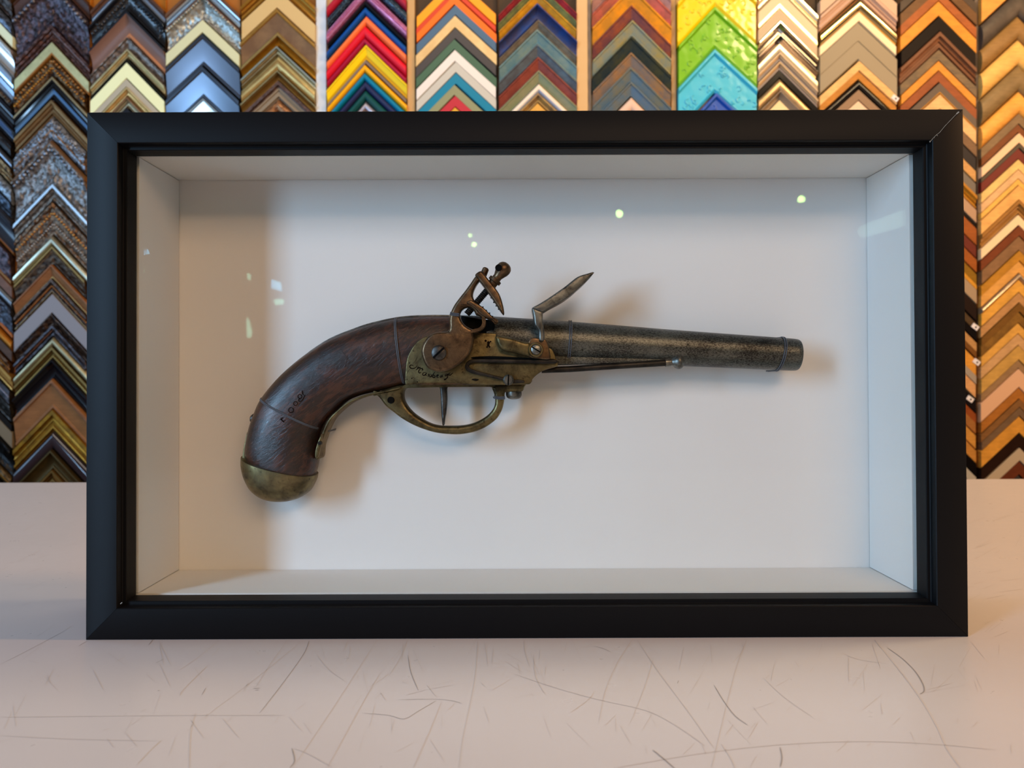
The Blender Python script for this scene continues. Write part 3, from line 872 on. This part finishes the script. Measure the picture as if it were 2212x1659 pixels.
# one line per sample: apex y | look | profile | finish | extras (o/i lip: share, finish; b beads: place, radius mm, finish; t price tag)
DATA = {
'A': """-100|dark bronze scrolled|slope|orn:4a3a30/201510
-46|grey blue ornate|round|orn:6f7886/2c2a30
-14|pale green cream|flat|satin:d8dcb8|i .12 leaf:8a7040
14|pearly white wide|scoop|metal:f0e8e0
72|pale sky silver|step|metal:c8dcf0
128|knobbly dark bronze|round|orn:5a4028/1c120c|b .3 3.2 orn:6a5438
146|black with blue sheen|step|gloss:15161c
190|slate blue banded|step|gloss:3a5274|i .35 orn:2a2628
216|black brown beaded|round|orn:241e1c/0c0a0a|b .5 2.2 gloss:2c2624
254|steel grey narrow|round|metal:7a7e86
276|brown and gold stepped|step|orn:8a6a40/3a2818
312|tarnished silver leafy|round|orn:98a0a8/3a3430
350|blue black leafy|slope|orn:4c5664/14141a
384|charcoal smooth wide|scoop|gloss:24262c|i .1 wood:8a5020
460|plum brown scrolled|slope|orn:4e3c40/1e1418|i .15 leaf:8a5a30
528|copper brown plain|flat|wood:6a4a38
552|pewter grey narrow|round|metal:8a8c90
578|slate and rust ornate|slope|orn:454852/201a1a|i .15 wood:a05a1e
644|bright orange gilt|round|leaf:b06a1c
668|dark umber plain|flat|wood:4a3220
692|orange beaded bronze|step|orn:6a4424/2a1810|b .7 2.6 leaf:c07a2c
722|gold rope edged|step|leaf:a87c3c|b .6 2.8 leaf:b88c48
756|dark studded iron|flat|orn:3a3436/181416|b .5 2.2 metal:a8a8b8
788|sooty grey textured|slope|orn:3c3834/141210
826|jet black plain|flat|gloss:0c0b0c
842|dull khaki plain|flat|satin:6e5f48
878|black lacquered wide|scoop|orn:161414/080808
942|dark beaded gold|round|orn:5a4420/1c140a|b .5 2.4 leaf:8a6420
972|black brown plain|flat|gloss:161210""",
'B': """-78|dark brown gadrooned|slope|wood:4a2c1c
-44|plum ornate with shell rim|scoop|orn:564850/1e1614|b .14 6 orn:8a8488
54|red brown fluted|step|orn:6a463c/38241e|b .62 1.6 orn:7a564c
90|pale cream gold smooth|flat|leaf:ded39a|i .2 wood:96642c
120|dark pierced gilt|round|orn:6e4a22/1a0f08|b .25 4.2 orn:a8743a|b .62 3.4 leaf:b87c2c
165|black with blue stripe|step|gloss:101012|o .14 leaf:a89068|b2 .62 .2 satin:4e7296
216|bronze rope moulded|step|leaf:8a6840|b .55 1.9 leaf:7c5a3c
249|silver leafy speckled gilt|round|orn:8a8c92/3a3028|b .3 3.4 orn:98a0aa|b .62 3 orn:a87a48
303|tarnished silver shell carved|scoop|orn:84807e/3c342c|b .2 5.6 orn:9aa0aa|o .1 wood:6a4c2c
397|white lipped beaded pewter|step|orn:7c7064/463a30|o .22 metal:d8e2ea|b .6 1.7 orn:8a8480
435|chestnut with gold blossoms|slope|orn:6c5038/2e2016|b .34 4 leaf:b88040|b .66 3.2 metal:a89c90
508|bright champagne silver|round|metal:dcd8bc
531|dark carved brown|slope|orn:4c3826/20150e|o .2 leaf:8a6a38|b .3 1.8 leaf:7a5c34
571|copper wood lipped|slope|wood:8a5a34|i .12 leaf:b08850
601|brown beaded copper|step|orn:523a2c/261a12|b .5 2.6 leaf:b0703a|i .16 leaf:8a6a40
634|smooth pewter grey wide|flat|satin:807c7e
677|dark bronze carved|slope|orn:4e3828/1c1210
702|mauve grey with copper twist|step|orn:4a4448/221e20|b .35 2 leaf:8a5c44
727|pale champagne round|round|leaf:a89c78
749|gilt rope stepped|step|leaf:7a6030|b .75 2.8 leaf:a8802e
775|matt black wide|scoop|gloss:0b0c12
818|copper beaded tan wood|slope|wood:8a5c34|b .14 2.3 leaf:8a6850
884|bright old gold stepped|step|leaf:9a6a14/6a4810
931|aubergine black polished|round|gloss:2a2024
971|olive gold hollow|scoop|leaf:5c4a28
1014|bronze gold narrow|step|leaf:7a5a28""",
'C': """-58|silver grey stepped|step|metal:b8bec8|o .5 wood:5a3c2c
-28|glossy black scrolled|scoop|emb:0a0b10|b .35 4.4 emb:0d0e14
24|mauve brown hollow|scoop|satin:7a5c50|o .14 gloss:1a2028|i .2 satin:b07a58
80|grey brown ornate|slope|orn:7a6a5e/44362c
106|cream beaded gilt|step|leaf:d8c490|b .7 1.3 leaf:a89468
125|broad cream yellow|flat|satin:eeecb4|o .24 gloss:14140c
170|plain taupe|flat|satin:b0a48c
188|warm light gold|step|leaf:dcb878
209|brown gold hairline|step|leaf:a89878|o .25 wood:7a5430
232|blue black tiny|flat|gloss:1c2028""",
'D': """-44|white silver stepped|step|metal:c6d2da|o .3 wood:6a4a34
-10|silver leafy bronze edged|scoop|orn:b4bcb8/8a8478|b .16 3.6 orn:ccc8b4|b .9 2 orn:a89488|o .1 wood:6a4630
42|pale primrose plain|flat|satin:d2cfa2
71|upper slate mirrored|slope|metal:5c5e66|o .06 gloss:10140c
142|lower slate mirrored|slope|metal:5c626c|o .04 gloss:10140c
212|silver brown tiny|slope|metal:b0aca4""",
'E': """-60|dark gold reeded|step|leaf:a87424
-24|flat sandy beige|flat|satin:cfae74
18|brass lipped speckled bronze|slope|pat:7e5e3c/6a4c30|o .2 leaf:b08038|i .16 leaf:a8884c
76|orange gold hollow|scoop|leaf:a8741c|o .2 leaf:b8985c
100|silver edged taupe|step|leaf:a8946c|o .3 metal:c4c8b8
119|pale gold rounded|round|leaf:b8985c|o .3 leaf:e0cc8c
154|antique gold plain|scoop|leaf:9a7438|o .25 leaf:b8a878
174|brown patterned taupe|step|matte:8c7c66|o .38 orn:6a4c40
212|copper braided|round|orn:b07a4c/6a4430|b .5 1.7 leaf:c08a5c""",
'F': """-86|deep crimson|round|satin:a81830
-60|navy glitter|round|glit:101c2c/6a90a8|b .3 1.1 metal:3a5668|b .62 1.1 metal:52748a
-31|pink glitter|round|glit:9a4c70/f0b0e0|b .22 1.3 metal:e8a8d8|b .46 1.2 metal:c880b8|b .72 1.3 metal:e8b0e0
0|satin black|round|satin:15151a
14|royal blue|round|satin:0c4a94
33|coral orange|round|satin:f0743c
54|bright red|round|satin:d8142c
81|dark crimson|round|satin:a8183c
97|sunny yellow|slope|satin:f2cc0c|i .34 satin:d0a008
129|dull brown grey|flat|satin:7c6858
138|amber yellow|round|satin:f8ac0e
156|teal blue|round|satin:06789a
174|navy indigo|round|satin:24294e
194|deep bottle green|round|satin:0c4644
217|blush silver|round|metal:c8bcc4""",
'G': """-50|bright amber|flat|satin:fa9c08
-24|vermilion red|flat|satin:d03c18
-11|strong orange|flat|satin:ec6c04
10|denim blue|flat|satin:48647c
33|speckled beige|flat|pat:dcbc84/d0ac74
60|charcoal brown|flat|satin:46403e
84|forest green|flat|satin:46644c
107|ivory white|flat|satin:e4dace
133|light stone grey|flat|satin:c2bcae
157|turquoise blue|flat|satin:127c9a
182|sage green|flat|satin:8e8e68
206|cherry red|flat|satin:bc303a
231|corn yellow|flat|satin:d8a030""",
'H': """-52|crackled crimson|slope|pat:a82830/702028
-33|crackled olive green|slope|pat:7e8448/5a6040
-15|crackled mustard|slope|pat:d29410/a87418
8|crackled royal blue|scoop|pat:20407e/343454
43|mottled grey brown|slope|pat:7c6e5c/5c5448
63|mottled sea green|slope|pat:76887e/54767e
95|mottled slate|slope|pat:56646c/484a50
123|mottled brick red|slope|pat:8e4234/74362c
152|mottled sage|slope|pat:8a8668/78805e
179|cream white rounded|round|satin:ecd8c0|i .3 satin:a8b0c0
201|gold flecked taupe|step|pat:7a6450/b08c4c
222|amber gold small|flat|leaf:cc9c4c""",
'I': """-86|washed mauve|slope|pat:b08078/8e6860
-58|washed rose|slope|pat:c05c4c/905040
-28|washed orange|slope|pat:dc8c10/b07820
11|washed rust|slope|pat:8c4628/603438
43|washed olive gold|slope|pat:96874e/748078
78|washed dark green|slope|pat:3c3e2c/243034
113|washed copper brown|slope|pat:946c40/6c625c
145|washed grey green|slope|pat:6e6c58/4e6676
177|washed steel blue|slope|pat:6a6c62/506a80
207|blush cream|round|satin:dcb8a0|o .12 leaf:c49c74""",
'J': """-84|glossy yellow|emb|emb:f8cc02
14|glossy lime green|emb|emb:74b408
106|glossy sky blue|emb|emb:3cb8d4
200|glossy deep blue|emb|emb:0c4cac""",
'K': """-48|cream silver stepped|step|metal:e8dcc0
-20|pale champagne|flat|satin:d8c49c|i .25 metal:f0dcb0
18|warm taupe|flat|satin:c0aa88|o .06 leaf:e0c8a0
47|polished silver|scoop|chrome:d8d0c0
76|iridescent grey|scoop|chrome:a0948c
95|silver white lipped|flat|satin:a8987c|o .5 metal:f4e4c0
113|cream and grey banded|step|satin:d0b48c|i .5 satin:a0948c
133|tan and lilac|step|satin:c8a87c|i .5 satin:a8988c
152|deep black|flat|gloss:15110e
168|champagne rounded|round|leaf:d4b484
197|taupe hollow|scoop|satin:a08c74
216|pale cream flat|flat|satin:ecd09c""",
'L': """-72|pinkish beige|flat|satin:c8a88c
-40|rosy beige lined|step|satin:c4a088
-8|polished brass|round|chrome:e0c890
25|cream white|flat|satin:f4dcb0
46|broad putty grey|flat|satin:94866c|b2 .5 .012 satin:80725a
131|light maple|flat|wood:ecba74|t 1934 212
153|orange oak|flat|wood:c07c28
172|black polished|round|gloss:14100e
193|brown taupe|flat|satin:8a6e54
217|white birch|flat|satin:e0c0a0""",
'M': """-74|dark umber veneer|flat|wood:4a3c30
-50|walnut brown veneer|flat|wood:6c4824
-22|reddish cherry veneer|flat|wood:a85820
2|golden oak|flat|wood:e8942c
35|ebony black broad|flat|satin:181210
68|reddish walnut|step|wood:7a4c30
107|dark zebrano striped|flat|wood:584c3c/7c6444
131|honey ribbed veneer|flat|wood:e0902c
153|mahogany red|flat|wood:94481a
178|charcoal amber edged|flat|satin:54483e|i .16 wood:b87c14
203|light beech|flat|wood:ecb878
236|cocoa grey|flat|wood:7a5a3c
262|black grey|flat|satin:34302e
292|sandy beech|flat|wood:d09a58
317|steel grey|flat|satin:6c6458
342|amber lipped|step|wood:c0801e
374|pale lilac brown|flat|satin:b08c6c
404|thin black|flat|satin:181412
414|orange cherry|flat|wood:a0541c
453|dark red mahogany|flat|wood:6c281a
480|rusty orange|flat|wood:a0541a
510|olive amber|flat|wood:8e6410
534|thin honey|flat|wood:d8962c
546|grey beige|flat|satin:a48a6a
579|near black espresso|flat|satin:261a14
616|olive brown|flat|wood:503c24
638|black tagged|flat|satin:120e0e|t 2107 706
660|tan beech|flat|wood:c08e54
681|dark oak|flat|wood:7a4c1c
696|bright amber tagged|flat|wood:e29a38|t 2110 782
733|stone grey|flat|satin:a0907c
753|peach pine|flat|wood:e0a468
784|black slim tagged|flat|satin:181212|t 2096 862
814|red brown cherry|flat|wood:94481c
836|brown copper|flat|wood:a86c34
862|honey oak broad|flat|wood:d49440
893|honey oak second|flat|wood:c8883c
922|inky black|flat|satin:0e0b0b
950|pale grey ash|flat|satin:b0a898
975|cream ash|flat|satin:c8bca4""",
'N': """-76|orange pine|flat|wood:eca348
-22|charcoal leather look|round|pat:5c5248/4c443c
33|brown oak rounded|round|wood:9a7440
84|pale maple rounded|round|wood:f0bc64
139|grey oak rounded|round|wood:8c7248
196|wide amber pine|round|wood:f4ac4c
245|grey brown|flat|wood:846a48
268|chestnut brown|flat|wood:7a4018
287|pale peach|flat|satin:f0c498
309|dark green grey|flat|satin:4c4234
320|burgundy|flat|satin:6a2018
344|light straw|flat|wood:f4c878
366|peach tan|flat|wood:e8b880
386|bright honey|flat|wood:f4bc58
400|light amber|flat|wood:f0b464
432|hazel brown stepped|step|wood:a87434
464|ivory cream|flat|satin:f0d0a0
487|red mahogany|flat|wood:7a3c1c
510|taupe brown|flat|wood:8e6844
541|amber oak|flat|wood:c08428
564|light orange ash|flat|wood:e4a450
590|thin silver white|round|leaf:dcc8a8
604|warm amber|flat|wood:e8a844
632|tan beech wide|flat|wood:c49058
654|dark bronze oak|flat|wood:7c5420
674|speckled olive brown|flat|pat:8c6428/6c4c20
698|honey maple|flat|wood:e4a84c
721|beige tan|flat|wood:d4a46c
746|golden yellow oak|flat|wood:d0a050
778|dull brown|flat|wood:a07c54
796|pinkish birch|flat|satin:dcac84
838|copper oak|flat|wood:b4702c
862|coffee brown|flat|wood:8c6034
880|mushroom brown|flat|wood:7c6044
899|golden amber broad|flat|wood:e09c3c
936|black brown wenge|flat|wood:2c1a12
967|grey limed ash|flat|satin:b8a488
996|red walnut|flat|wood:6c341c
1026|slate grey small|flat|satin:3c3834""",
}
PROFILES = {
    'flat': [(0, .017), (.04, .021), (.96, .021), (1, .017)],
    'round': [(0, .010)] + [(.5 - .5 * math.cos(math.pi * i / 10), .012 + .013 * math.sin(math.pi * i / 10)) for i in range(1, 10)] + [(1, .010)],
    'scoop': [(0, .022), (.05, .028), (.14, .028), (.22, .022), (.35, .0165), (.5, .0135), (.65, .0120), (.8, .0125), (.86, .0155), (.93, .0165), (1, .013)],
    'step': [(0, .020), (.04, .024), (.26, .024), (.29, .019), (.40, .0175), (.52, .019), (.55, .0155), (.74, .0150), (.77, .019), (.88, .0195), (.91, .014), (1, .0125)],
    'slope': [(0, .018), (.04, .024), (.16, .024), (.20, .0215), (.55, .0180), (.84, .0145), (.88, .0165), (.96, .0165), (1, .012)],
    'rev': [(0, .012), (.04, .013), (.9, .024), (1, .020)],
    'emb': [(0, .020), (.03, .026), (.10, .026)] + [(.1 + .8 * i / 14, .020) for i in range(1, 15)] + [(.93, .023), (1, .018)],
}


def hprof(prof, s):
    L = PROFILES[prof]
    for (a, ha), (b, hb) in zip(L, L[1:]):
        if s <= b: return ha + (hb - ha) * ((s - a) / (b - a) if b > a else 0)
    return L[-1][1]


KW = px(YF)


def chevron(bm, geo, s0, s1, prof, ornate=0.0, base=0.0, lift=0.0, seed=0.0, spec_emb=False):
    """both legs of one mitred corner, between the shares s0..s1 of its width"""
    ax, wl, wr, sl, sr, y0, y1 = geo; t = (y1 - y0)
    ss = sorted(set([s0, s1] + [s for s, _ in PROFILES[prof] if s0 < s < s1]))
    if ornate:
        n = max(6, int((s1 - s0) * 14)); ss = sorted(set(ss + [s0 + (s1 - s0) * i / n for i in range(n + 1)]))
    nseg = (34 if spec_emb else 26) if ornate else 1
    fr = [-1 + i / nseg for i in range(nseg)] + [0] + [(i + 1) / nseg for i in range(nseg)]
    top = []
    for s in ss:
        row = []
        for f in fr:
            du = f * (wl if f < 0 else wr); dv = abs(du) * (sl if f < 0 else sr)
            p = P(ax + du, y0 + dv + s * t, YF)
            h = hprof(prof, s) + lift
            if ornate and 0.02 < s < .98:
                fq = 42 if spec_emb else 95; q = Vector((p.x * fq, seed, p.z * fq))
                h += ornate * (abs(noise.noise(q)) * 2.2 - .5 + .5 * noise.noise(q * 2.3)) * min(1, 12 * s, 12 * (1 - s))
            row.append(bm.verts.new((p.x, YW - h, p.z)))
        top.append(row)
    m = len(fr)
    for A, B in zip(top, top[1:]):
        for k in range(m - 1): bm.faces.new((A[k], A[k + 1], B[k + 1], B[k]))
    bA = [bm.verts.new((v.co.x, YW - base, v.co.z)) for v in top[0]]; bB = [bm.verts.new((v.co.x, YW - base, v.co.z)) for v in top[-1]]
    for k in range(m - 1):
        bm.faces.new((bA[k], bA[k + 1], top[0][k + 1], top[0][k])); bm.faces.new((top[-1][k], top[-1][k + 1], bB[k + 1], bB[k]))
        bm.faces.new((bA[k + 1], bA[k], bB[k], bB[k + 1]))
    bm.faces.new([bA[0]] + [r[0] for r in top] + [bB[0]]); bm.faces.new([bB[-1]] + [r[-1] for r in top[::-1]] + [bA[-1]])


def sphere(bm, c, r, sq=(1, 1, 1)):
    ret = bmesh.ops.create_icosphere(bm, subdivisions=1, radius=r)
    for v in ret['verts']:
        v.co = Vector((v.co.x * sq[0], v.co.y * sq[1], v.co.z * sq[2])) + c


rj = random.Random(11)
n_samples = 0
for key, txt in DATA.items():
    xl, xr, ax, sl, sr, phrase, back = COLS[key]
    rows = [[c.strip() for c in r.split('|')] for r in txt.split('\n')]
    ys = [float(r[0]) for r in rows]
    last_t = {'D': 36, 'F': 22, 'K': 26, 'J': 92, 'I': 34}.get(key, 28)
    prev = None
    for i, r in enumerate(rows):
        y0 = ys[i]; y1 = ys[i + 1] - 1.0 if i + 1 < len(ys) else y0 + last_t
        look, prof, spec = r[1], r[2], r[3]; extras = r[4:]
        fancy = 0.0
        if spec.startswith('orn'): fancy = 0.0032 if (y1 - y0) > 40 else 0.0016
        if spec.startswith('emb'): fancy = 0.0004
        jl, jr = rj.uniform(0, 2.5), rj.uniform(0, 2.5)
        if key in 'AB' and fancy: jl, jr = rj.uniform(-.5, 5), rj.uniform(0, 9)
        apex = ax + (rj.uniform(-2, 2) if key != 'K' else 0)
        geo = (apex, apex - xl - jl, xr - jr - apex, sl * rj.uniform(.99, 1.01), sr * rj.uniform(.99, 1.01), y0, y1)
        w_look = look.split()
        sh = ' '.join(prev.split()[:3]) if prev else None
        label = f"{look} frame corner sample " + (f"under the {sh} one " if sh else "topmost ") + phrase
        if len(label.replace('-', ' ').split()) > 16:
            label = f"{look} frame sample under {' '.join(prev.split()[:2])} one {phrase}"
        prev = look
        lo = [e.split() for e in extras if e[0] == 'o']; li = [e.split() for e in extras if e[0] == 'i']
        bd = [e.split() for e in extras if e[:2] == 'b ']; b2 = [e.split() for e in extras if e[:2] == 'b2']; tg = [e.split() for e in extras if e[0] == 't']
        org = P(apex, y0, YW)
        multi = bool(extras) or spec.startswith('emb')
        root = None
        if multi:
            root = empty('frame_corner_sample', org)
        s0 = float(lo[0][1]) if lo else 0.0; s1 = 1 - float(li[0][1]) if li else 1.0
        bm = bmesh.new(); chevron(bm, geo, s0, s1, prof, fancy, seed=i * 3.7 + ord(key), spec_emb=spec.startswith('emb'))
        if multi: mesh_obj('moulding', bm, M(spec), root, sharp=32)
        else: root = mesh_obj('frame_corner_sample', bm, M(spec), None, origin=org, sharp=32)
        tag(root, label, 'frame sample', 'frame corner samples ' + phrase)
        n_samples += 1
        if lo:
            bm = bmesh.new(); chevron(bm, geo, 0, s0, prof, 0); mesh_obj('outer_edge', bm, M(lo[0][2]), root, sharp=32)
        if li:
            bm = bmesh.new(); chevron(bm, geo, s1, 1, prof, 0); mesh_obj('inner_lip', bm, M(li[0][2]), root, sharp=32)
        for e in b2:
            sc, hw = float(e[1]), float(e[2])
            bm = bmesh.new(); chevron(bm, geo, sc - hw / 2, sc + hw / 2, 'flat' if prof == 'flat' else prof, 0, base=.010, lift=.0012); mesh_obj('raised_stripe', bm, M(e[3]), root, sharp=32)
        for e in bd:
            sc, rmm = float(e[1]), float(e[2]) / 1000
            bm = bmesh.new(); a_, wl, wr, s_l, s_r, _, _ = geo
            for side, wd, slp in ((-1, wl, s_l), (1, wr, s_r)):
                n_ = int(wd * KW * math.sqrt(1 + slp * slp) / (rmm * 2.05))
                for k_ in range(n_):
                    du = wd * (k_ + .5) / n_
                    p = P(a_ + side * du, y0 + du * slp + sc * (y1 - y0), YF)
                    rr_ = rmm * rj.uniform(.8, 1.1) if rmm > .0028 else rmm
                    sphere(bm, Vector((p.x, YW - hprof(prof, sc) - rmm * .1, p.z)), rr_, (1, .8, 1))
            o = mesh_obj('beading', bm, M(e[3]), root, sharp=80)
        if spec.startswith('emb'):
            bm = bmesh.new(); a_, wl, wr, s_l, s_r, _, _ = geo
            for side, wd, slp in ((-1, wl, s_l), (1, wr, s_r)):
                for k_ in range(17 if y1 - y0 > 60 else 12):
                    f_ = rj.uniform(.06, .94); sc = rj.uniform(.2, .86); du = wd * f_; cx, cy = a_ + side * du, y0 + du * slp + sc * (y1 - y0)
                    R0 = rj.uniform(3.0, 7.5); a0_ = rj.uniform(0, 6.28); n_ = 11; turn = rj.choice((-1, 1)) * rj.uniform(3.6, 5.4)
                    pts = []; rad = []
                    for q_ in range(n_):
                        t_ = q_ / (n_ - 1); rr_ = R0 * (1 - .62 * t_); an = a0_ + turn * t_
                        p = P(cx + rr_ * math.cos(an), cy + rr_ * math.sin(an), YF)
                        pts.append(Vector((p.x, YW - hprof(prof, sc) - .0002, p.z))); rad.append(.0005 + .0016 * math.sin(math.pi * (.15 + .8 * t_)))
                    if abs((pts[0] + pts[-1]).x / 2 - org.x) < wd * KW: tube(bm, pts, rad, 6)
            mesh_obj('scroll_relief', bm, M(spec), root if multi else root, sharp=80)
        for e in tg:
            u, v = float(e[1]), float(e[2]); yy = YW - 0.0225
            bm = bmesh.new(); c = P(u, v, yy); ux = Vector((.8, 0, -.6)); uz = Vector((.6, 0, .8)); w_, h_ = 7.5 * KW, 5 * KW
            f = [c - ux * w_ - uz * h_, c + ux * w_ - uz * h_, c + ux * w_ + uz * h_, c - ux * w_ + uz * h_]
            fa = [bm.verts.new(q) for q in f]; fb = [bm.verts.new(q + Vector((0, .0016, 0))) for q in f]
            bm.faces.new(fa); bm.faces.new(fb[::-1])
            for k_ in range(4): bm.faces.new((fa[k_], fa[(k_ + 1) % 4], fb[(k_ + 1) % 4], fb[k_]))
            tgo = mesh_obj('price_tag', bm, M('matte:e8e0dc'), root); tag(tgo, 'small white paper tag')
            bm = bmesh.new(); q = c + ux * 1.5 * KW; lathe(bm, q + Vector((0, .0003, 0)), q + Vector((0, -.0003, 0)), [(0, 2.2 * KW), (1, 2.2 * KW)], 8)
            mesh_obj('tag_mark', bm, M('matte:2a2422'), tgo)

# the boards and dividers the samples hang on
tn = 1
zb, zt = 0.3, P(1106, -110, YW).z
for key, (xl, xr, ax, sl, sr, phrase, back) in COLS.items():
    a, b = P(xl - 1, 500, YW).x, P(xr + 1, 500, YW).x
    o = box_obj('trim_%d' % tn, (a, YW + .0005, zb), (b, YW + 0.0115, zt), M('matte:' + back)); tag(o, kind='structure'); tn += 1
for (x0, x1, c, d) in ((683.5, 704.5, 'satin:ccd4dc', .012), (881, 896.5, 'satin:c49a62', .014), (1074, 1076, 'satin:2a2018', .006), (1248, 1271, 'satin:d2ab76', .014), (1271, 1277.5, 'satin:8c7a68', .008),
                       (1452.5, 1462, 'satin:b08c60', .010), (1768, 1770.5, 'satin:3a2c1e', .004), (1939, 1944, 'satin:2c2118', .004), (2111, 2118, 'satin:6a5c50', .008), (27.8, 28.6, 'satin:a0642a', .004),
                       (519, 519.8, 'satin:6a4218', .004), (356.8, 357.6, 'satin:b46c1e', .006), (192.8, 194.4, 'satin:b46c1e', .010)):
    o = box_obj('trim_%d' % tn, (P(x0, 500, YW - d).x, YW - d, zb), (P(x1, 500, YW - d).x, YW, zt), M(c)); tag(o, kind='structure'); tn += 1
print('SAMPLES', n_samples)

# ------------------------------------------------------------------ lamps behind the photographer, mirrored in the glass


def mirror_pt(u, v, y):
    """the point at depth y behind the camera that the glass shows at (u, v)"""
    d = ray(u, v); t = (0.0152 - CAMP.y) / d.y; q = CAMP + d * t
    r = Vector((d.x, -d.y, d.z)); t2 = (y - q.y) / r.y
    return q + r * t2


def glow(name, col, st):
    m, nt, b = new_mat(name)
    b.inputs['Base Color'].default_value = (0.02, 0.02, 0.02, 1)
    b.inputs['Emission Color'].default_value = col; b.inputs['Emission Strength'].default_value = st
    return m


M_BULB = glow('lit_bulb', (0.62, 1.0, 0.25, 1), 90)
M_CAN = M('satin:2a2826')
for (u, v, y, r, lb) in ((1338, 461, -2.6, .014, 'black ceiling spotlight mirrored above the cock of the pistol'), (1731, 430, -2.4, .013, 'black ceiling spotlight mirrored above the muzzle'),
                         (1024, 528, -3.4, .012, 'lower black spotlight of the distant pair mirrored left of the cock'), (1015, 509, -3.9, .009, 'upper black spotlight of the distant pair mirrored left of the cock')):
    q = mirror_pt(u, v, y)
    e_ = empty('ceiling_spotlight', q); tag(e_, lb, 'spotlight', 'ceiling spotlights behind the viewer')
    aim = (Vector((0, 0.0, CT + .25)) - q).normalized()
    bm = bmesh.new(); lathe(bm, q - aim * .10, q + aim * .02, [(0, r * .9), (.05, r * 1.3), (1, r * 1.7), (1, r * 1.55), (.6, r * 1.4), (.6, 0)], 24); mesh_obj('lamp_housing', bm, M_CAN, e_)
    bm = bmesh.new(); ret = bmesh.ops.create_uvsphere(bm, u_segments=16, v_segments=10, radius=r)
    for vv_ in ret['verts']: vv_.co = vv_.co + q
    mesh_obj('bulb', bm, M_BULB, e_)
    bm = bmesh.new(); tube(bm, [q - aim * .08, q - aim * .08 + Vector((0, 0, .25)), Vector((q.x, q.y, 3.0))], .006, 8); mesh_obj('stem', bm, M_CAN, e_)
# a tube lamp further right
a, b = mirror_pt(1868, 499, -3.0), mirror_pt(1962, 468, -2.2)
e_ = empty('tube_lamp', a); tag(e_, 'long dim tube lamp hanging behind the viewer, mirrored at the right liner', 'lamp')
bm = bmesh.new(); tube(bm, [a, b], .030, 12); mesh_obj('light_tube', bm, glow('tube_glow', (.75, 1.0, .85, 1), 5), e_)
bm = bmesh.new(); tube(bm, [a + Vector((0, 0, .05)), b + Vector((0, 0, .05))], .03, 8); mesh_obj('lamp_housing', bm, M_CAN, e_)
bm = bmesh.new(); tube(bm, [(a + b) / 2 + Vector((0, 0, .05)), Vector(((a + b).x / 2, (a + b).y / 2, 3.0))], .005, 6); mesh_obj('stem', bm, M_CAN, e_)
# narrow daylit window slits in the wall behind the photographer
M_SKY = glow('daylit_pane', (.2, .6, 1.0, 1), 26)
M_SKY2 = glow('daylit_pane_green', (.45, 1.0, .80, 1), 16)
for n_, (pts, mt_) in enumerate([([(586, 603), (606, 610), (608, 629), (586, 622)], M_SKY), ([(590, 650), (598, 645), (613, 647), (611, 657), (596, 660)], M_SKY2), ([(533, 590), (541, 592), (540, 606), (534, 602)], M_SKY2),
                                 ([(532, 684), (538, 692), (545, 718), (540, 730), (533, 728)], M_SKY2), ([(303, 538), (320, 540), (323, 547), (305, 551)], M_SKY), ([(302, 574), (309, 573), (311, 589), (302, 590)], M_SKY2)]):
    bm = bmesh.new(); f = [mirror_pt(u, v, -4.095) for u, v in pts]
    fa = [bm.verts.new(q) for q in f]; fb = [bm.verts.new(q + Vector((0, -.004, 0))) for q in f]
    bm.faces.new(fa); bm.faces.new(fb[::-1])
    for k_ in range(len(f)): bm.faces.new((fa[k_], fa[(k_ + 1) % len(f)], fb[(k_ + 1) % len(f)], fb[k_]))
    o = mesh_obj('window_%d' % (n_ + 1), bm, mt_, None, origin=f[0]); tag(o, kind='structure')
